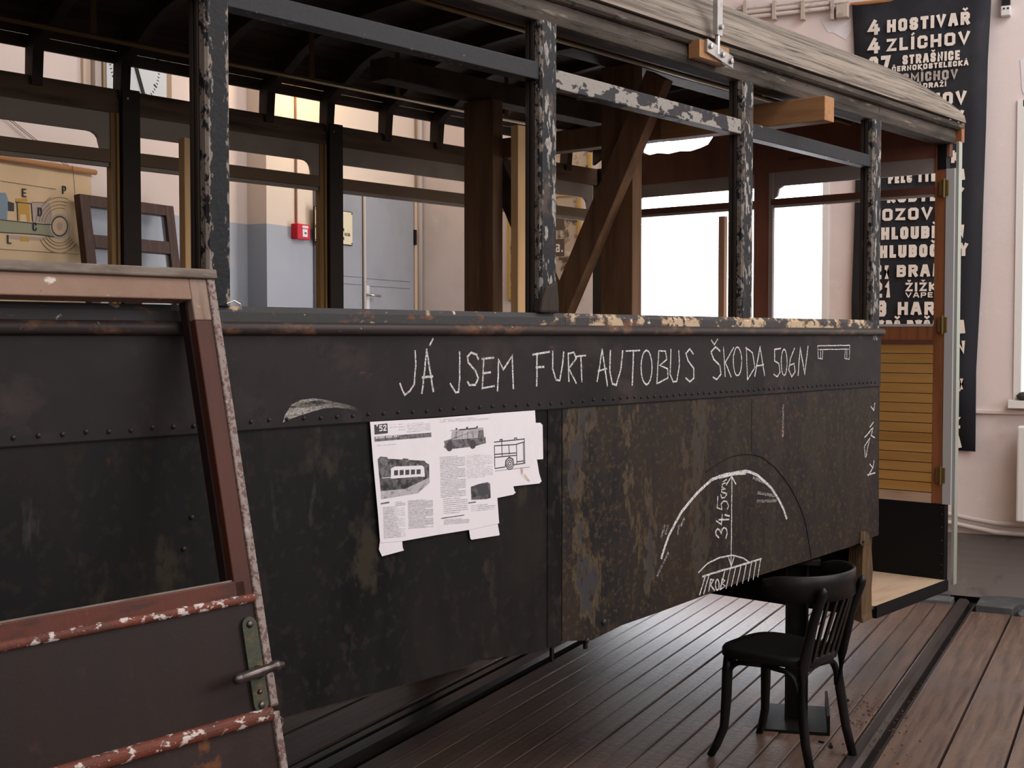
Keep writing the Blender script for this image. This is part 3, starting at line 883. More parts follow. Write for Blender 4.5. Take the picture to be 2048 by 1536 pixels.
rzl = rz1 - 1.75
MB().tube([(-1.55, -.02, rzl), (0, -.02, rzl)], .016, 10).build('top_rod', 'rod', chart, smooth=True)
MB().tube([(-1.55, -.012, .02), (0, -.012, .02)], .013, 10).build('bottom_rod', 'rod', chart, smooth=True)
pr = ch(985, 600)[0] - rx1
# a slightly rippled cloth with thickness
mb = MB()
N = 10
vs, fs = [], []
for k, dy in ((0, 0.0), (1, 0.0025)):
    for i in range(N + 1):
        z = .02 + (rzl - .02) * i / N
        rip = .004 * sin(i * 1.7)
        vs += [(-1.52, dy, z), (pr + rip, dy, z)]
n2 = 2 * (N + 1)
for i in range(N):
    a = 2 * i
    fs += [(a, a + 1, a + 3, a + 2), (n2 + a, n2 + a + 2, n2 + a + 3, n2 + a + 1), (a, a + 2, n2 + a + 2, n2 + a), (a + 1, n2 + a + 1, n2 + a + 3, a + 3)]
fs += [(0, n2, n2 + 1, 1), (2 * N, 2 * N + 1, n2 + 2 * N + 1, n2 + 2 * N)]
mb.add(vs, fs)
mb.build('linen_sheet', 'chart', chart)


_lay = [0]


def flat(poly, m, name='print', d=.0012):
    _lay[0] += 1
    d = .0006 + .00012 * _lay[0]
    MB().prism([cl(ch(*p)) for p in poly], 'y', -d, -.0001).build(name, m, chart)


def lines(strokes, wd, m, name='print_lines', d=.0018):
    q = MB()
    for st in strokes:
        _lay[0] += 1
        q.ribbon([cl(ch(*p)) for p in st], wd, 'y', -.0006 - .00012 * _lay[0], -.0004, False)
    q.build(name, m, chart)


def ell(cx_, cy_, ax_, ay_, a0=0, a1=360, n=28):
    return [(cx_ + ax_ * cos(radians(a0 + (a1 - a0) * i / n)), cy_ + ay_ * sin(radians(a0 + (a1 - a0) * i / n))) for i in range(n + 1)]


flat([(-900, 840), (0, 870), (430, 910), (560, 915), (590, 1045), (430, 1030), (0, 995), (-900, 930)], 'chart_green', 'frame_rail_print')
flat([(350, 675), (530, 670), (560, 800), (540, 905), (350, 880)], 'chart_mauve', 'tank_print')
flat([(85, 1020), (330, 1040), (520, 1060), (470, 1085), (220, 1080), (90, 1060)], 'chart_mauve', 'axle_print')
flat([(-600, 540), (60, 570), (85, 640), (75, 870), (-600, 830)], 'chart_blue', 'engine_print')
flat([(165, 630), (290, 630), (295, 665), (165, 665)], 'chart_orange', 'seat_print')
flat([(195, 670), (310, 680), (325, 880), (290, 880), (285, 800), (215, 800), (215, 870), (190, 870)], 'chart_orange', 'gearbox_print')
flat([(220, 1040), (310, 1050), (310, 1095), (220, 1090)], 'chart_orange', 'joint_print')
flat([(85, 660), (150, 680), (150, 770), (85, 765)], 'chart_ink', 'flywheel_print')
flat(ell(640, 930, 110, 135)[:-1], 'chart_grey', 'tyre_print', .0014)
lines([ell(640, 930, 85, 105)], .0075, 'chart_ink', 'tyre_outline', .0022)
flat(ell(640, 930, 76, 95)[:-1], 'chart', 'hub_print', .0016)
flat(ell(640, 930, 33, 45)[:-1], 'chart_mauve', 'hub_print', .0019)
lines([ell(640, 930, r, r * 1.2, 190, 290) for r in (165, 195, 225, 260)] + [ell(640, 930, r, r * 1.2, 40, 150) for r in (150, 175, 205, 240)], .0022, 'chart_line', 'travel_arcs')
lines([[(0, 860), (440, 905), (560, 912)], [(-900, 830), (0, 860)], [(0, 995), (430, 1020), (580, 1045)], [(165, 668), (340, 685)], [(180, 670), (190, 870)], [(335, 690), (350, 880)]], .0045, 'chart_ink', 'print_lines')
lines([[(-900, 1130), (0, 1175), (850, 1230)], [(-900, 490), (0, 440), (600, 530)], [(340, 670), (480, 670), (540, 620)]], .002, 'chart_line')
q = MB()
for s_, px, py in (('E', 235, 612), ('C', 350, 975), ('L', 75, 1115), ('D', 405, 815), ('P', 668, 580)):
    a_ = cl(ch(px, py))
    lettering(q, s_, a_[0], a_[0] + .026, a_[1], .045, .006, 'y', -.0068, -.0018)
q.build('lettering', 'chart_ink', chart)
sx_, szz_ = leftw(128, 338, CY - .02)
# hanging cord
tp = leftw(-60, 180, CY)
knot = leftw(128, 330, CY - .02)
MB().tube([(tp[0] - rx1, -.01, tp[1] - 1.75), (knot[0] - rx1, -.03, rzl + .012)], .0022, 5).tube([(tp[0] - rx1 + .012, -.01, tp[1] - 1.745), (knot[0] - rx1 + .02, -.034, rzl + .012)], .0022, 5).build('hanging_cord', 'string', chart)
low = ch(790, 560)
MB().tube([(knot[0] - rx1 + .045, -.04, rzl + .015), (low[0] - rx1, -.03, low[1] - 1.75 - .2)], .002, 5).build('cord_end', 'string', chart)

# ---- old window sash leaning on the left wall
sy0, sy1 = 5.10, 5.40
tx0, tz = leftw(147, 390, 5.40)
tx1, _ = leftw(336, 420, 5.40)
sash = empty('loose_window_sash', 'dark brown wooden window sash with two panes leaning beside the wall chart', 'window sash', (tx0, 5.20, 0.98))
ln = sqrt((tz - .98) ** 2 + .20 ** 2)
sash.rotation_euler = (-atan(.20 / (tz - .98)), 0, 0)
SWd = tx1 - tx0
t_, d_ = .075, .045
MB().box(0, t_, -d_, 0, 0, ln).build('stile', 'old_sash', sash, bevel=.003)
MB().box(SWd - t_, SWd, -d_, 0, 0, ln).build('stile', 'old_sash', sash, bevel=.003)
MB().box(t_, SWd - t_, -d_, 0, ln - .065, ln).build('top_rail', 'old_sash', sash, bevel=.003)
MB().box(t_, SWd - t_, -d_, 0, ln - .30, ln - .225).build('middle_rail', 'old_sash', sash, bevel=.003)
MB().box(t_, SWd - t_, -d_, 0, 0, .09).build('bottom_rail', 'old_sash', sash, bevel=.003)
MB().box(t_, SWd - t_, -d_ * .6, -d_ * .5, ln - .23, ln - .06).build('pane', 'glass', sash)
MB().box(t_, SWd - t_, -d_ * .6, -d_ * .5, .08, ln - .29).build('pane', 'glass', sash)

# ---- framed photographs on the end wall behind the bus
FX = WX


def framed(label, y0, y1, z0, z1):
    r = empty('framed_photograph', label, 'picture', (FX, (y0 + y1) / 2, z0))
    h, k = z1 - z0, (y1 - y0) / 2
    fr = .022
    q = MB()
    q.box(-.025, 0, -k, -k + fr, 0, h).box(-.025, 0, k - fr, k, 0, h).box(-.025, 0, -k + fr, k - fr, 0, fr).box(-.025, 0, -k + fr, k - fr, h - fr, h)
    q.build('frame', 'gilt', r)
    MB().box(-.012, -.002, -k + fr, k - fr, fr, h - fr).build('print', 'photo', r)
    return r, k, h


fy, fz1 = endw(1163, 386)
_, fz0 = endw(1160, 598)
r, k, h = framed('tall sepia street photograph in a thin gilt frame behind the diagonal timber', fy, fy + .62, fz0, fz1)
sy_, s0 = endw(1130, 512)
_, s1 = endw(1130, 478)
cyy = fy + .31
MB().box(-.0145, -.0125, sy_ - cyy, sy_ - cyy + .30, s0 - fz0, s1 - fz0).build('name_board', 'photo_dark', r)
letters('áva.', sy_ - cyy + .17, sy_ - cyy + .012, s0 - fz0 + .03, .085, .012, 'x', -.0160, -.0146, 'letter', r)
MB().box(-.0145, -.0125, sy_ - cyy - .0, sy_ - cyy + .34, s1 - fz0 + .07, s1 - fz0 + .20).build('tram_car', 'photo_dark', r)
gy, gz1 = endw(1184, 292)
r2, k, h = framed('sepia photograph in a gilt frame high on the wall above the street photograph', gy, gy + .55, endw(1184, 345)[1], gz1 + .22)

# ---- pipes and conduits of the end wall
for k, (px, py, rr_) in enumerate([(1560, 30, .014), (1560, 20, .014), (1560, 11, .011)]):
    _, zz = endw(px, py)
    tag(MB().tube([(WX - .04, 5.2, zz), (WX - .04, 1.86, zz)], rr_, 8).build('cable_pipe', 'pipe_dirty', smooth=True),
        ['lowest of the dusty cable pipes along the top of the end wall', 'middle dusty cable pipe along the top of the end wall', 'thin uppermost cable pipe along the top of the end wall'][k], 'pipe', 'cable pipes on the end wall')
for i, px in enumerate((1494, 1552, 1609, 1668)):
    yy, _ = endw(px, 25)
    o = MB().box(WX - .062, WX, yy - .012, yy + .012, endw(px, 42)[1], endw(px, 5)[1]).build('pipe_clamp', 'pipe_dirty')
    tag(o, ['first', 'second', 'third', 'fourth'][i] + ' pipe clamp from the left on the top wall pipes', 'clamp', 'pipe clamps')
o = MB().box(WX - .07, WX, endw(1700, 20)[0], endw(1676, 20)[0], 3.90, 3.99).build('junction_box', 'pipe_dirty', bevel=.006)
tag(o, 'small dark junction box where the pipes meet the black banner', 'junction box')
for k, (za, zb) in enumerate(((.525, .485), (.47, .425))):
    pts = [(WX - .05, 1.9, za + .05), (WX - .05, 1.14, za), (WX - .05, 1.02, za - .02), (WX - .05, .86, zb), (WX - .05, -1.5, zb)]
    tag(MB().tube(pts, .017, 8).build('heating_pipe', 'pipe', smooth=True), ['upper', 'lower'][k] + ' of the two painted heating pipes low on the end wall', 'pipe', 'heating pipes')
yy, zz = endw(2003, 1046)
# security sensor box
yy0, zz0 = endw(2003, 36)
yy1, zz1 = endw(2023, 14)
sb = empty('sensor_box', 'small grey box with black top high beside the banner', 'sensor', (WX, yy0, zz0))
MB().box(-.06, 0, yy1 - yy0, 0, 0, zz1 - zz0).build('housing', 'plastic', sb, bevel=.006)
MB().box(-.055, 0, yy1 - yy0 + .006, -.004, zz1 - zz0, zz1 - zz0 + .09).build('cap', 'black', sb)
for dx in (-.02, -.045):
    MB().lathe([(.006, -.004), (.006, 0)], (-.06, dx, .045), 'x', 8).build('indicator', 'black', sb)
# radiator under the right window
rd = empty('radiator', 'white ribbed radiator under the glass-block window at the right edge', 'radiator', (8.86, -.1, .52))
for i in range(14):
    c = MB().box(-.05, .05, -.028, .028, .0, .62).build('radiator_section', 'frame_white', rd, bevel=.012)
    c.location = (0, .80 - i * .06 - .0, 0)
MB().tube([(0, .80, .05), (0, -.10, .05)], .018, 8).build('header_pipe', 'frame_white', rd)
MB().tube([(0, .80, .57), (0, -.10, .57)], .018, 8).build('header_pipe', 'frame_white', rd)
# oddment on the sill
oy, oz = endw(2042, 803)
tag(MB().lathe([(.03, 0), (.045, .01), (.05, .03), (.03, .05), (.012, .055)], (WX - .035, .70, 1.30), 'z', 12).build('glass_ashtray', 'sill_stuff', smooth=True), 'small dark dish on the sill of the right window', 'dish')

# ---- roller-blind destination banner
BX = 8.965
bn = empty('destination_banner', 'long black cloth banner of cream tram and bus destinations on the end wall', 'banner', (BX, 1.40, .96))


def bl(x, y):
    p = endw(x, y, BX)
    return (p[0] - 1.40, p[1] - .96)


L_ = [(1704, 8), (1710, 150), (1712, 300), (1708, 450), (1703, 600), (1704, 760), (1702, 890)]
R_ = [(1984, -22), (1976, 120), (1972, 260), (1966, 420), (1962, 560), (1952, 740), (1951, 903)]
mb = MB()
vs, fs = [], []
NC = 9
for k in (0, 1):
    for i, (a, b) in enumerate(zip(L_, R_)):
        p, q = bl(*a), bl(*b)
        for j in range(NC):
            t = j / (NC - 1)
            bulge = .010 * sin(j * 1.3 + i * .8) - (.012 if j in (0, NC - 1) and i == len(L_) - 1 else 0)
            vs.append((bulge + .004 * k, p[0] * (1 - t) + q[0] * t, p[1] * (1 - t) + q[1] * t))
n1 = len(L_) * NC
for i in range(len(L_) - 1):
    for j in range(NC - 1):
        a = i * NC + j
        fs.append((a, a + 1, a + NC + 1, a + NC))
        fs.append((n1 + a, n1 + a + NC, n1 + a + NC + 1, n1 + a + 1))
for i in range(len(L_) - 1):
    for j in (0, NC - 1):
        a = i * NC + j
        fs.append((a, a + NC, n1 + a + NC, n1 + a))
for j in range(NC - 1):
    for i in (0, len(L_) - 1):
        a = i * NC + j
        fs.append((a, a + 1, n1 + a + 1, n1 + a))
mb.add(vs, fs)
mb.build('cloth', 'banner', bn, smooth=True)
MB().tube([(.012, bl(1700, 8)[0], bl(1704, 8)[1]), (.012, bl(1990, -22)[0], bl(1984, -22)[1])], .014, 8).build('hanging_batten', 'rod', bn)


def C4(x, y):
    return (1400 + x / 2.327, y / 2.327)


def C6(x, y):
    return (1650 + x / 2.363, 600 + y / 2.363)


rows = [  # text, left x, right x, top y, bottom y at the left end (crop readings), stroke share, faded
    ('4', 782, 838, 98, 168, .24, 0), ('HOSTIVAŘ', 872, 1256, 96, 154, .27, 0),
    ('4', 782, 838, 182, 254, .24, 0), ('ZLÍCHOV', 870, 1256, 184, 243, .24, 0),
    ('27', 787, 887, 268, 346, .24, 0), ('STRAŠNICE', 944, 1210, 260, 303, .24, 0), ('ČERNOKOSTELECKÁ', 895, 1250, 312, 337, .26, 0),
    ('27', 782, 882, 354, 430, .24, 0), ('SMÍCHOV', 944, 1200, 345, 389, .24, 1), ('NÁDRAŽÍ', 990, 1147, 393, 417, .26, 0),
    ('ZLÍCHOV', 880, 1240, 452, 512, .27, 0), ('SMÍCHOV', 872, 1228, 540, 598, .27, 0), ('K', 1170, 1213, 702, 760, .27, 0),
    ('PELC-TYROLKA', 877, 1234, 806, 856, .27, 0), ('KOBYLISY', 872, 1228, 890, 946, .27, 0), ('VOZOVNA', 788, 1212, 976, 1032, .25, 0),
    ('HLOUBĚTÍN', 845, 1230, 1060, 1117, .28, 0), ('HLUBOČEPY', 836, 1247, 1144, 1202, .28, 0),
    ('21', 800, 882, 1228, 1300, .26, 0), ('BRANÍK', 917, 1210, 1234, 1290, .26, 0),
    ('21', 800, 888, 1312, 1386, .24, 0), ('ŽIŽKOV', 958, 1196, 1316, 1357, .25, 0), ('VÁPENKA', 958, 1190, 1362, 1386, .22, 0),
    ('23', 770, 868, 1400, 1474, .26, 0), ('HARFA', 922, 1210, 1406, 1466, .26, 0),
]
DY0, DY1 = -.0155, -.0125
for txt, xa, xb, ya, yb, sw, fd in rows:
    p0, p1 = bl(*C4(xa, yb)), bl(*C4(xa, ya))
    pe = bl(*C4(xb, yb))
    hgt = p1[1] - p0[1]
    letters(txt, p0[0], pe[0], p0[1], hgt, hgt * sw, 'x', DY0, DY1, 'letter_dim' if fd else 'letter', bn)
for txt, xa, xb, ya, yb in [('KRČ-RYŠÁNKA', 250, 663, 96, 158), ('ÍN', 596, 662, 192, 250), ('ÍN', 606, 654, 370, 430), ('Z', 596, 640, 550, 605), ('A', 600, 646, 640, 696)]:
    p0, p1 = bl(*C6(xa, yb)), bl(*C6(xa, ya))
    pe = bl(*C6(xb, yb))
    hgt = p1[1] - p0[1]
    letters(txt, p0[0], pe[0], p0[1], hgt, hgt * .26, 'x', DY0, DY1, 'letter', bn)

# ================================================================= THE BUS
AF = -6.6                          # front end of the body, out of frame to the left
AR = 0.92                          # rear end
BW = 2.30                          # body width
ZB, ZS = 1.739, 1.486              # waist beading, panel seam
ZH = 2.73                          # underside of the cantrail
bus = empty('bus_body', 'stripped black bus body shell with open window frames, chalk writing and weathered wooden roof', 'bus', tuple(R0), BAZ)


def part(mb, name, m, parent=None, **kw):
    return mb.build(name, m, parent or bus, **kw)


# ---- near side panels
a_s = side(1120, 1000)[0]          # vertical joint between the two lower sheets
bot = [(AF, .73)] + [side(x, y) for x, y in [(555, 1434), (740, 1385), (900, 1342), (960, 1317), (1020, 1312), (1075, 1303)]] + [(a_s, .695)]
part(MB().prism([(AF, ZS + .02)] + bot + [(a_s, ZS + .02)], 'y', -.006, .0), 'side_panel', 'panel', label='front lower side sheet, black')
bot2 = [(a_s + .003, .705)] + [side(x, y) for x, y in [(1180, 1280), (1240, 1250), (1320, 1222), (1420, 1185), (1500, 1155), (1620, 1118), (1700, 1092)]]
bot2 += [(-.02, .768), (.012, .768), (.018, .775), (.010, 1.2), (.014, ZS + .02)]
part(MB().prism([(a_s + .003, ZS + .02)] + bot2, 'y', -.0075, .0), 'side_panel', 'panel_rear', label='rear lower side sheet mottled with rust')
part(MB().box(a_s - .075, a_s - .003, -.0085, -.0055, .70, ZS), 'joint_strip', 'panel')
up_ = [(AF, ZS - .003), (0.008, ZS - .003), (0.010, ZB), (AF, ZB)]
part(MB().prism(up_, 'y', -.0125, -.0065), 'waist_panel', 'fascia')
part(MB().prism([(.0, .77), (.0, ZB), (.0, ZB)][:0] or [(0.0, .78), (.004, .78), (.004, ZB), (0.0, ZB)], 'y', -.008, .05), 'panel_return', 'fascia')
part(MB().bar((AF, -.008, ZS - .004), (.008, -.008, ZS - .004), .006, .004), 'seam_edge', 'seam')
# rivets along the seam
riv = MB()
a = -6.5
while a < -.02:
    riv.lathe([(.0062, 0), (.005, -.003), (.0015, -.0046)], (a, -.0125, ZS + .016 + random.uniform(-.002, .002)), 'y', 7)
    a += .058 if a < -2.2 else .042
o = part(riv, 'rivet_row', 'rivet', kind='stuff')
# bolt heads low on the sheets
for px, py, br in ((1203, 1243, 1.0), (1170, 1280, .8), (380, 1034, .5), (364, 1097, .5)):
    q = side(px, py)
    part(MB().lathe([(.012 * br, -.006), (.011 * br, -.007 - .007 * br), (.004 * br, -.007 - .011 * br)], (q[0], 0, q[1]), 'y', 8), 'bolt', 'bolt')
for px, py in ((1103, 1305), (1170, 1280)):
    q = side(px, py)
    part(MB().box(q[0] - .006, q[0] + .006, -.006, .004, q[1] - .03, q[1] + .02), 'hanging_clip', 'iron')
# seam of the filled wheel arch
C4b = lambda x, y: (1250 + x / 2.363, 600 + y / 2.363)
arc = [side(*C4b(x, y)) for x, y in [(375, 812), (430, 772), (480, 745), (520, 733), (560, 728), (600, 730), (640, 742), (700, 790), (740, 838), (770, 880), (800, 935), (820, 980), (838, 1030), (850, 1080), (862, 1150), (874, 1232)]]
part(MB().tube([(p[0], -.0075, p[1]) for p in arc], .0026, 6, up=(0, 1, 0)), 'wheel_arch_seam', 'seam')
q = [side(x, y) for x, y in [(1500, 790), (1500, 905)]]
part(MB().box(q[0][0], q[0][0] + .004, -.0082, -.007, q[1][1], ZS - .02), 'panel_crease', 'seam')
# torn bracket at the rear corner
q = [side(*C4b(x, y)) for x, y in [(1100, 1095), (1125, 1090), (1140, 1110), (1138, 1140), (1110, 1165), (1098, 1150)]]
part(MB().prism(q, 'y', -.016, -.008), 'rusty_bracket', 'foot_wood')
for x, y in ((1108, 1140), (1105, 1162)):
    q = side(*C4b(x, y))
    part(MB().lathe([(.008, -.016), (.006, -.024)], (q[0], 0, q[1]), 'y', 8), 'bolt', 'bolt')
# floor sill timber peeping out below the sheets
part(MB().box(AF, a_s, .0, .05, .708, .80), 'sill_timber', 'wood_post')
part(MB().box(a_s, -.12, .02, .06, .745, .80), 'sill_timber', 'header')

# ---- waist beading and window sill
part(MB().tube([(AF, -.018, ZB), (.012, -.018, ZB)], .017, 12), 'waist_beading', 'roll', smooth=True)
part(MB().prism([(-.012, ZB), (.10, ZB), (.10, 1.785), (.06, 1.795), (.0, 1.795), (-.010, 1.780)], 'x', AF, -2.42), 'window_sill', 'sill')
part(MB().prism([(-.012, ZB), (.10, ZB), (.10, 1.785), (.06, 1.795), (.0, 1.795), (-.010, 1.780)], 'x', -2.418, -.03), 'window_sill', 'sill_rear', label='rear sill with flaked cream paint')
part(MB().prism([(2.20, 1.60), (2.30, 1.60), (2.30, 1.76), (2.20, 1.76)], 'x', AF, AR - .02), 'far_window_sill', 'far_header')
# far side skin and interior dado so that the shell is closed
part(MB().box(AF, AR - .02, 2.285, 2.30, .70, 1.62), 'far_side_panel', 'panel')
part(MB().box(AF, -.01, .03, 2.27, .735, .79), 'bus_floor', 'ceiling_board')
part(MB().box(AF, AF + .03, .0, 2.3, .7, 2.9), 'front_bulkhead', 'panel')

# ---- near window pillars
pil = [(-6.40, -6.32), (-5.13, -5.05), (side(408, 400)[0], side(456, 400)[0]), (side(1076, 400)[0], side(1108, 400)[0]), (side(1480, 400)[0], side(1501, 400)[0]), (side(1741, 400)[0], side(1757, 400)[0])]
for i, (a0, a1) in enumerate(pil):
    z0 = 1.795 if i < 5 else 1.70
    P_ = MB()
    P_.prism([(a0 + .004, .012), (a1 - .010, .012), (a1 - .010, .052), (a0 + .004, .052)], 'z', z0 - .02, ZH + .02)
    p_ = part(P_, 'window_pillar', 'wood_post', bevel=.003)
    c = .006
    MB().prism([(a0, .014), (a0, -.006), (a0 + c, -.013), (a1 - c, -.013), (a1, -.006), (a1, .014)], 'z', z0, ZH - .0).build('pillar_cap', 'cap' if i < 3 else 'cap2', p_)
    # glazing channel strips on the forward side face
    MB().box(a0 - .004, a0 + .004, .018, .028, z0, ZH).build('glazing_strip', 'wood_post', p_)
    MB().box(a0 - .004, a0 + .004, .038, .050, z0, ZH).build('glazing_strip', 'wood_post', p_)
    if i == 3:   # swollen foot of the second pillar
        MB().prism([(a0 - .01, 1.795), (a1 + .006, 1.795), (a1 + .004, 1.84), (a1 - .004, 1.90), (a0 + .02, 1.88), (a0, 1.84)], 'y', -.020, .02).build('pillar_foot', 'wood_post', p_, bevel=.008)
# wire hook at the foot of the first pillar
q = side(452, 612)
part(MB().tube([(q[0] - .01, -.016, 1.80), (q[0] + .01, -.02, 1.808), (q[0] + .025, -.024, 1.80), (q[0] + .028, -.024, 1.785)], .0017, 6), 'wire_hook', 'steel')

# ---- transom rails between the pillars
tr = [(-6.32, -5.13, 2.545, 2.60, 'rail_dark'), (-5.05, pil[2][0], 2.545, 2.60, 'rail_dark'),
      (pil[2][1], pil[3][0], None, None, 'rail_dark'), (pil[3][1], pil[4][0], None, None, 'rail_peel'), (pil[4][1], pil[5][0], None, None, 'rail_dark')]
zz = {2: (2.536, 2.590, 2.540, 2.597), 3: (2.526, 2.588, 2.519, 2.577), 4: (2.513, 2.573, 2.507, 2.563)}
for i, (a0, a1, b0, b1, m) in enumerate(tr):
    l0, l1, r0_, r1_ = zz.get(i, (b0, b1, b0, b1))
    part(MB().prism([(a0, l0), (a1, r0_), (a1, r1_), (a0, l1)], 'y', -.004, .05), 'transom_rail', m, bevel=.003)

# ---- cantrail, drip moulding
part(MB().prism([(.0, ZH), (.085, ZH), (.085, 2.80), (-.004, 2.80), (-.010, 2.76)], 'x', AF, AR - .01), 'cantrail', 'header', bevel=.004)
part(MB().prism([(-.010, 2.800), (-.022, 2.803), (-.032, 2.812), (-.034, 2.826), (-.024, 2.838), (.0, 2.842), (.05, 2.842), (.05, 2.80)], 'x', AF, AR + .04), 'drip_moulding', 'header')
part(MB().prism([(.085, 2.735), (.105, 2.735), (.105, 2.79), (.085, 2.79)], 'x', AF, AR - .05), 'cantrail_lining', 'far_header')

part(MB().box(AF, .70, .05, .12, 2.79, 2.88), 'eave_filler', 'ceiling_board')
# ---- roof: ribs, boards lengthwise, domed down at the rear
EAVE, CROWN = 2.842, .385


def crown(a):
    t = max(0.0, (a - .25) / .80)
    return .12 + (CROWN - .12) * sqrt(max(0.0, 1 - min(1, t) ** 2.0))


def roof_pt(th, a, off=0.0):
    """th 0..pi from near eave to far eave"""
    w = BW / 2 - (BW / 2 + .022 + off) * cos(th)
    return (a, w, EAVE + (crown(a) + off) * sin(th) ** .92)


NB = 26
th_edges = [pi * i / NB for i in range(NB + 1)]
stations = [AF, -5, -4, -3, -2, -1, -.5, 0, .25, .4, .52, .63, .72, .8, .87, .93, .965]
for b in range(NB):
    t0, t1 = th_edges[b] + (.0015 if b else 0), th_edges[b + 1] - .0015
    if b >= NB - 1:                  # daylight shows between the ribs along the far eave
        continue
    st = stations
    ragged = NB * .60 < b < NB * .93
    if ragged:                       # broken ends near the rear far corner
        st = [s for s in stations if s < .80] + [.80 + .03 * ((b * 7) % 4) / 4]
    vs, fs = [], []
    for a in st:
        for (th, off) in ((t0, 0), (t1, 0), (t1, .018), (t0, .018)):
            vs.append(roof_pt(th, a, off))
    n = len(st)
    for i in range(n - 1):
        for k in range(4):
            fs.append((i * 4 + k, i * 4 + (k + 1) % 4, i * 4 + 4 + (k + 1) % 4, i * 4 + 4 + k))
    fs += [(3, 2, 1, 0), tuple(range(4 * n - 4, 4 * n))]
    part(MB().add(vs, fs), 'roof_board', 'roof')
    # thin matchboard ceiling under the roof boards
    vs = []
    for a in st:
        if a > .84:
            continue
        for (th, off) in ((t0, -.020), (t1, -.020), (t1, -.004), (t0, -.004)):
            vs.append(roof_pt(th, a, off))
    n = len(vs) // 4
    fs = []
    for i in range(n - 1):
        for k in range(4):
            fs.append((i * 4 + k, i * 4 + (k + 1) % 4, i * 4 + 4 + (k + 1) % 4, i * 4 + 4 + k))
    fs += [(3, 2, 1, 0), tuple(range(4 * n - 4, 4 * n))]
    part(MB().add(vs, fs), 'ceiling_board', 'ceiling_board')
# deep arched board that closes the ceiling before the rear bulkhead
hood = [(w_, EAVE + (crown(.80) - .01) * max(0, 1 - ((w_ - 1.15) / 1.165) ** 2) ** .46) for w_ in [.03 + 2.24 * i / 24 for i in range(25)]]
part(MB().prism([(.03, 2.80), (.30, 2.90), (.80, 2.925), (1.40, 2.930), (2.05, 2.922), (2.27, 2.80)] + hood[::-1], 'x', .775, .80), 'rear_arch_board', 'ceiling_board')
# splintered lath ends by the hole
for k, (w_, l_) in enumerate(((1.56, .05), (1.63, .07), (1.70, .05), (1.78, .08), (1.86, .06), (1.93, .05))):
    z_ = 2.93
    part(MB().add([(.78, w_, z_ + .005), (.78, w_ + .022, z_ + .005), (.80 + l_, w_ + .012, z_ - .03), (.78, w_, z_ - .004), (.78, w_ + .022, z_ - .004)],
                  [(0, 1, 2), (3, 2, 4), (0, 2, 3), (1, 4, 2), (0, 3, 4, 1)]), 'splintered_lath', 'ceiling_board')
# ribs
rib_as = [-0.26, -.65, -1.04, -1.444, -1.822, -2.21, -2.61, -3.015, -3.42, -3.82, -4.22, -4.62, -5.02, -5.42, -5.82, -6.22, .13, .5]
for a in rib_as:
    vs, fs = [], []
    NS = 28
    for i in range(NS + 1):
        th = pi * i / NS
        dp_ = -.075 - .045 * pow(2.718, -((th - 2.72) / .24) ** 2)
        for (off, da) in ((-.022, -.024), (-.022, .024), (dp_, .024), (dp_, -.024)):
            p = roof_pt(th, a, off)
            z = p[2]
            if i == 0 or i == NS:
                z = 2.74
            vs.append((p[0] + da, p[1], z))
    for i in range(NS):
        for k in range(4):
            fs.append((i * 4 + k, i * 4 + (k + 1) % 4, i * 4 + 4 + (k + 1) % 4, i * 4 + 4 + k))
    fs += [(3, 2, 1, 0), tuple(range(4 * NS, 4 * NS + 4))]
    part(MB().add(vs, fs), 'roof_rib', 'rib')
# lengthwise grab rails with hangers
for w_, z_, hang in ((1.85, 2.885, (-3.0, -1.90, -1.36, -.55)), (.45, 2.862, (-2.6, -1.2, -.3))):
    hr = part(MB().tube([(AF + .1, w_, z_), (.62, w_, z_ - .015)], .011, 8), 'grab_rail', 'handrail', smooth=True)
    for a in hang:
        zt = EAVE + (crown(a) - .02) * sin(pi / 2 if False else __import__('math').acos(max(-1, min(1, (1.15 - w_) / 1.172)))) ** .92
        MB().box(a - .012, a + .012, w_ - .004, w_ + .004, z_, zt).build('rail_hanger', 'handrail', hr)

# ---- far side: header rail, pillars, drop-window frames
part(MB().prism([(2.262, 2.675), (2.30, 2.675), (2.30, 2.778), (2.262, 2.778)], 'x', AF, AR - .02), 'far_header_rail', 'far_header')
farp = [-6.22, -5.02, -3.80, -2.585, -1.41, -.22, .86]
for a in farp:
    p_ = part(MB().box(a - .043, a + .043, 2.235, 2.298, 1.70, 2.78), 'far_window_pillar', 'far_pillar')
    if a < .8:
        MB().box(a - .085, a - .045, 2.262, 2.296, 1.76, 2.675).build('oak_jamb', 'golden', p_)
        MB().box(a - .062, a - .050, 2.252, 2.262, 1.76, 2.675).build('glazing_strip', 'golden', p_)
        MB().lathe([(.005, 0), (.005, -.006)], (a - .02, 2.235, 2.74), 'y', 8).build('screw', 'steel', p_)
for a0, a1 in zip(farp[:-1], farp[1:]):
    a0 += .043
    a1 -= .085
    last = a1 > .6
    m1 = 'sash_grey'
    # valance with the rounded drop at its rearward corner
    poly = [(a0, 2.678), (a0, 2.588), (a1 - .10, 2.588)]
    poly += [(a1 - .10 + .05 * sin(radians(t)), 2.548 + .04 * cos(radians(t))) for t in (20, 45, 70, 90)]
    poly += [(a1 - .045, 2.53), (a1 - .03, 2.49), (a1 + .0, 2.49), (a1, 2.678)]
    part(MB().prism(poly, 'y', 2.268, 2.288), 'window_valance', m1)
    part(MB().box(a0, a1, 2.262, 2.292, 2.462, 2.518), 'far_transom_rail', 'sash_brown', bevel=.003)
    part(MB().box(a0, a1, 2.276, 2.298, 2.445, 2.463), 'transom_lip', 'sash_grey')

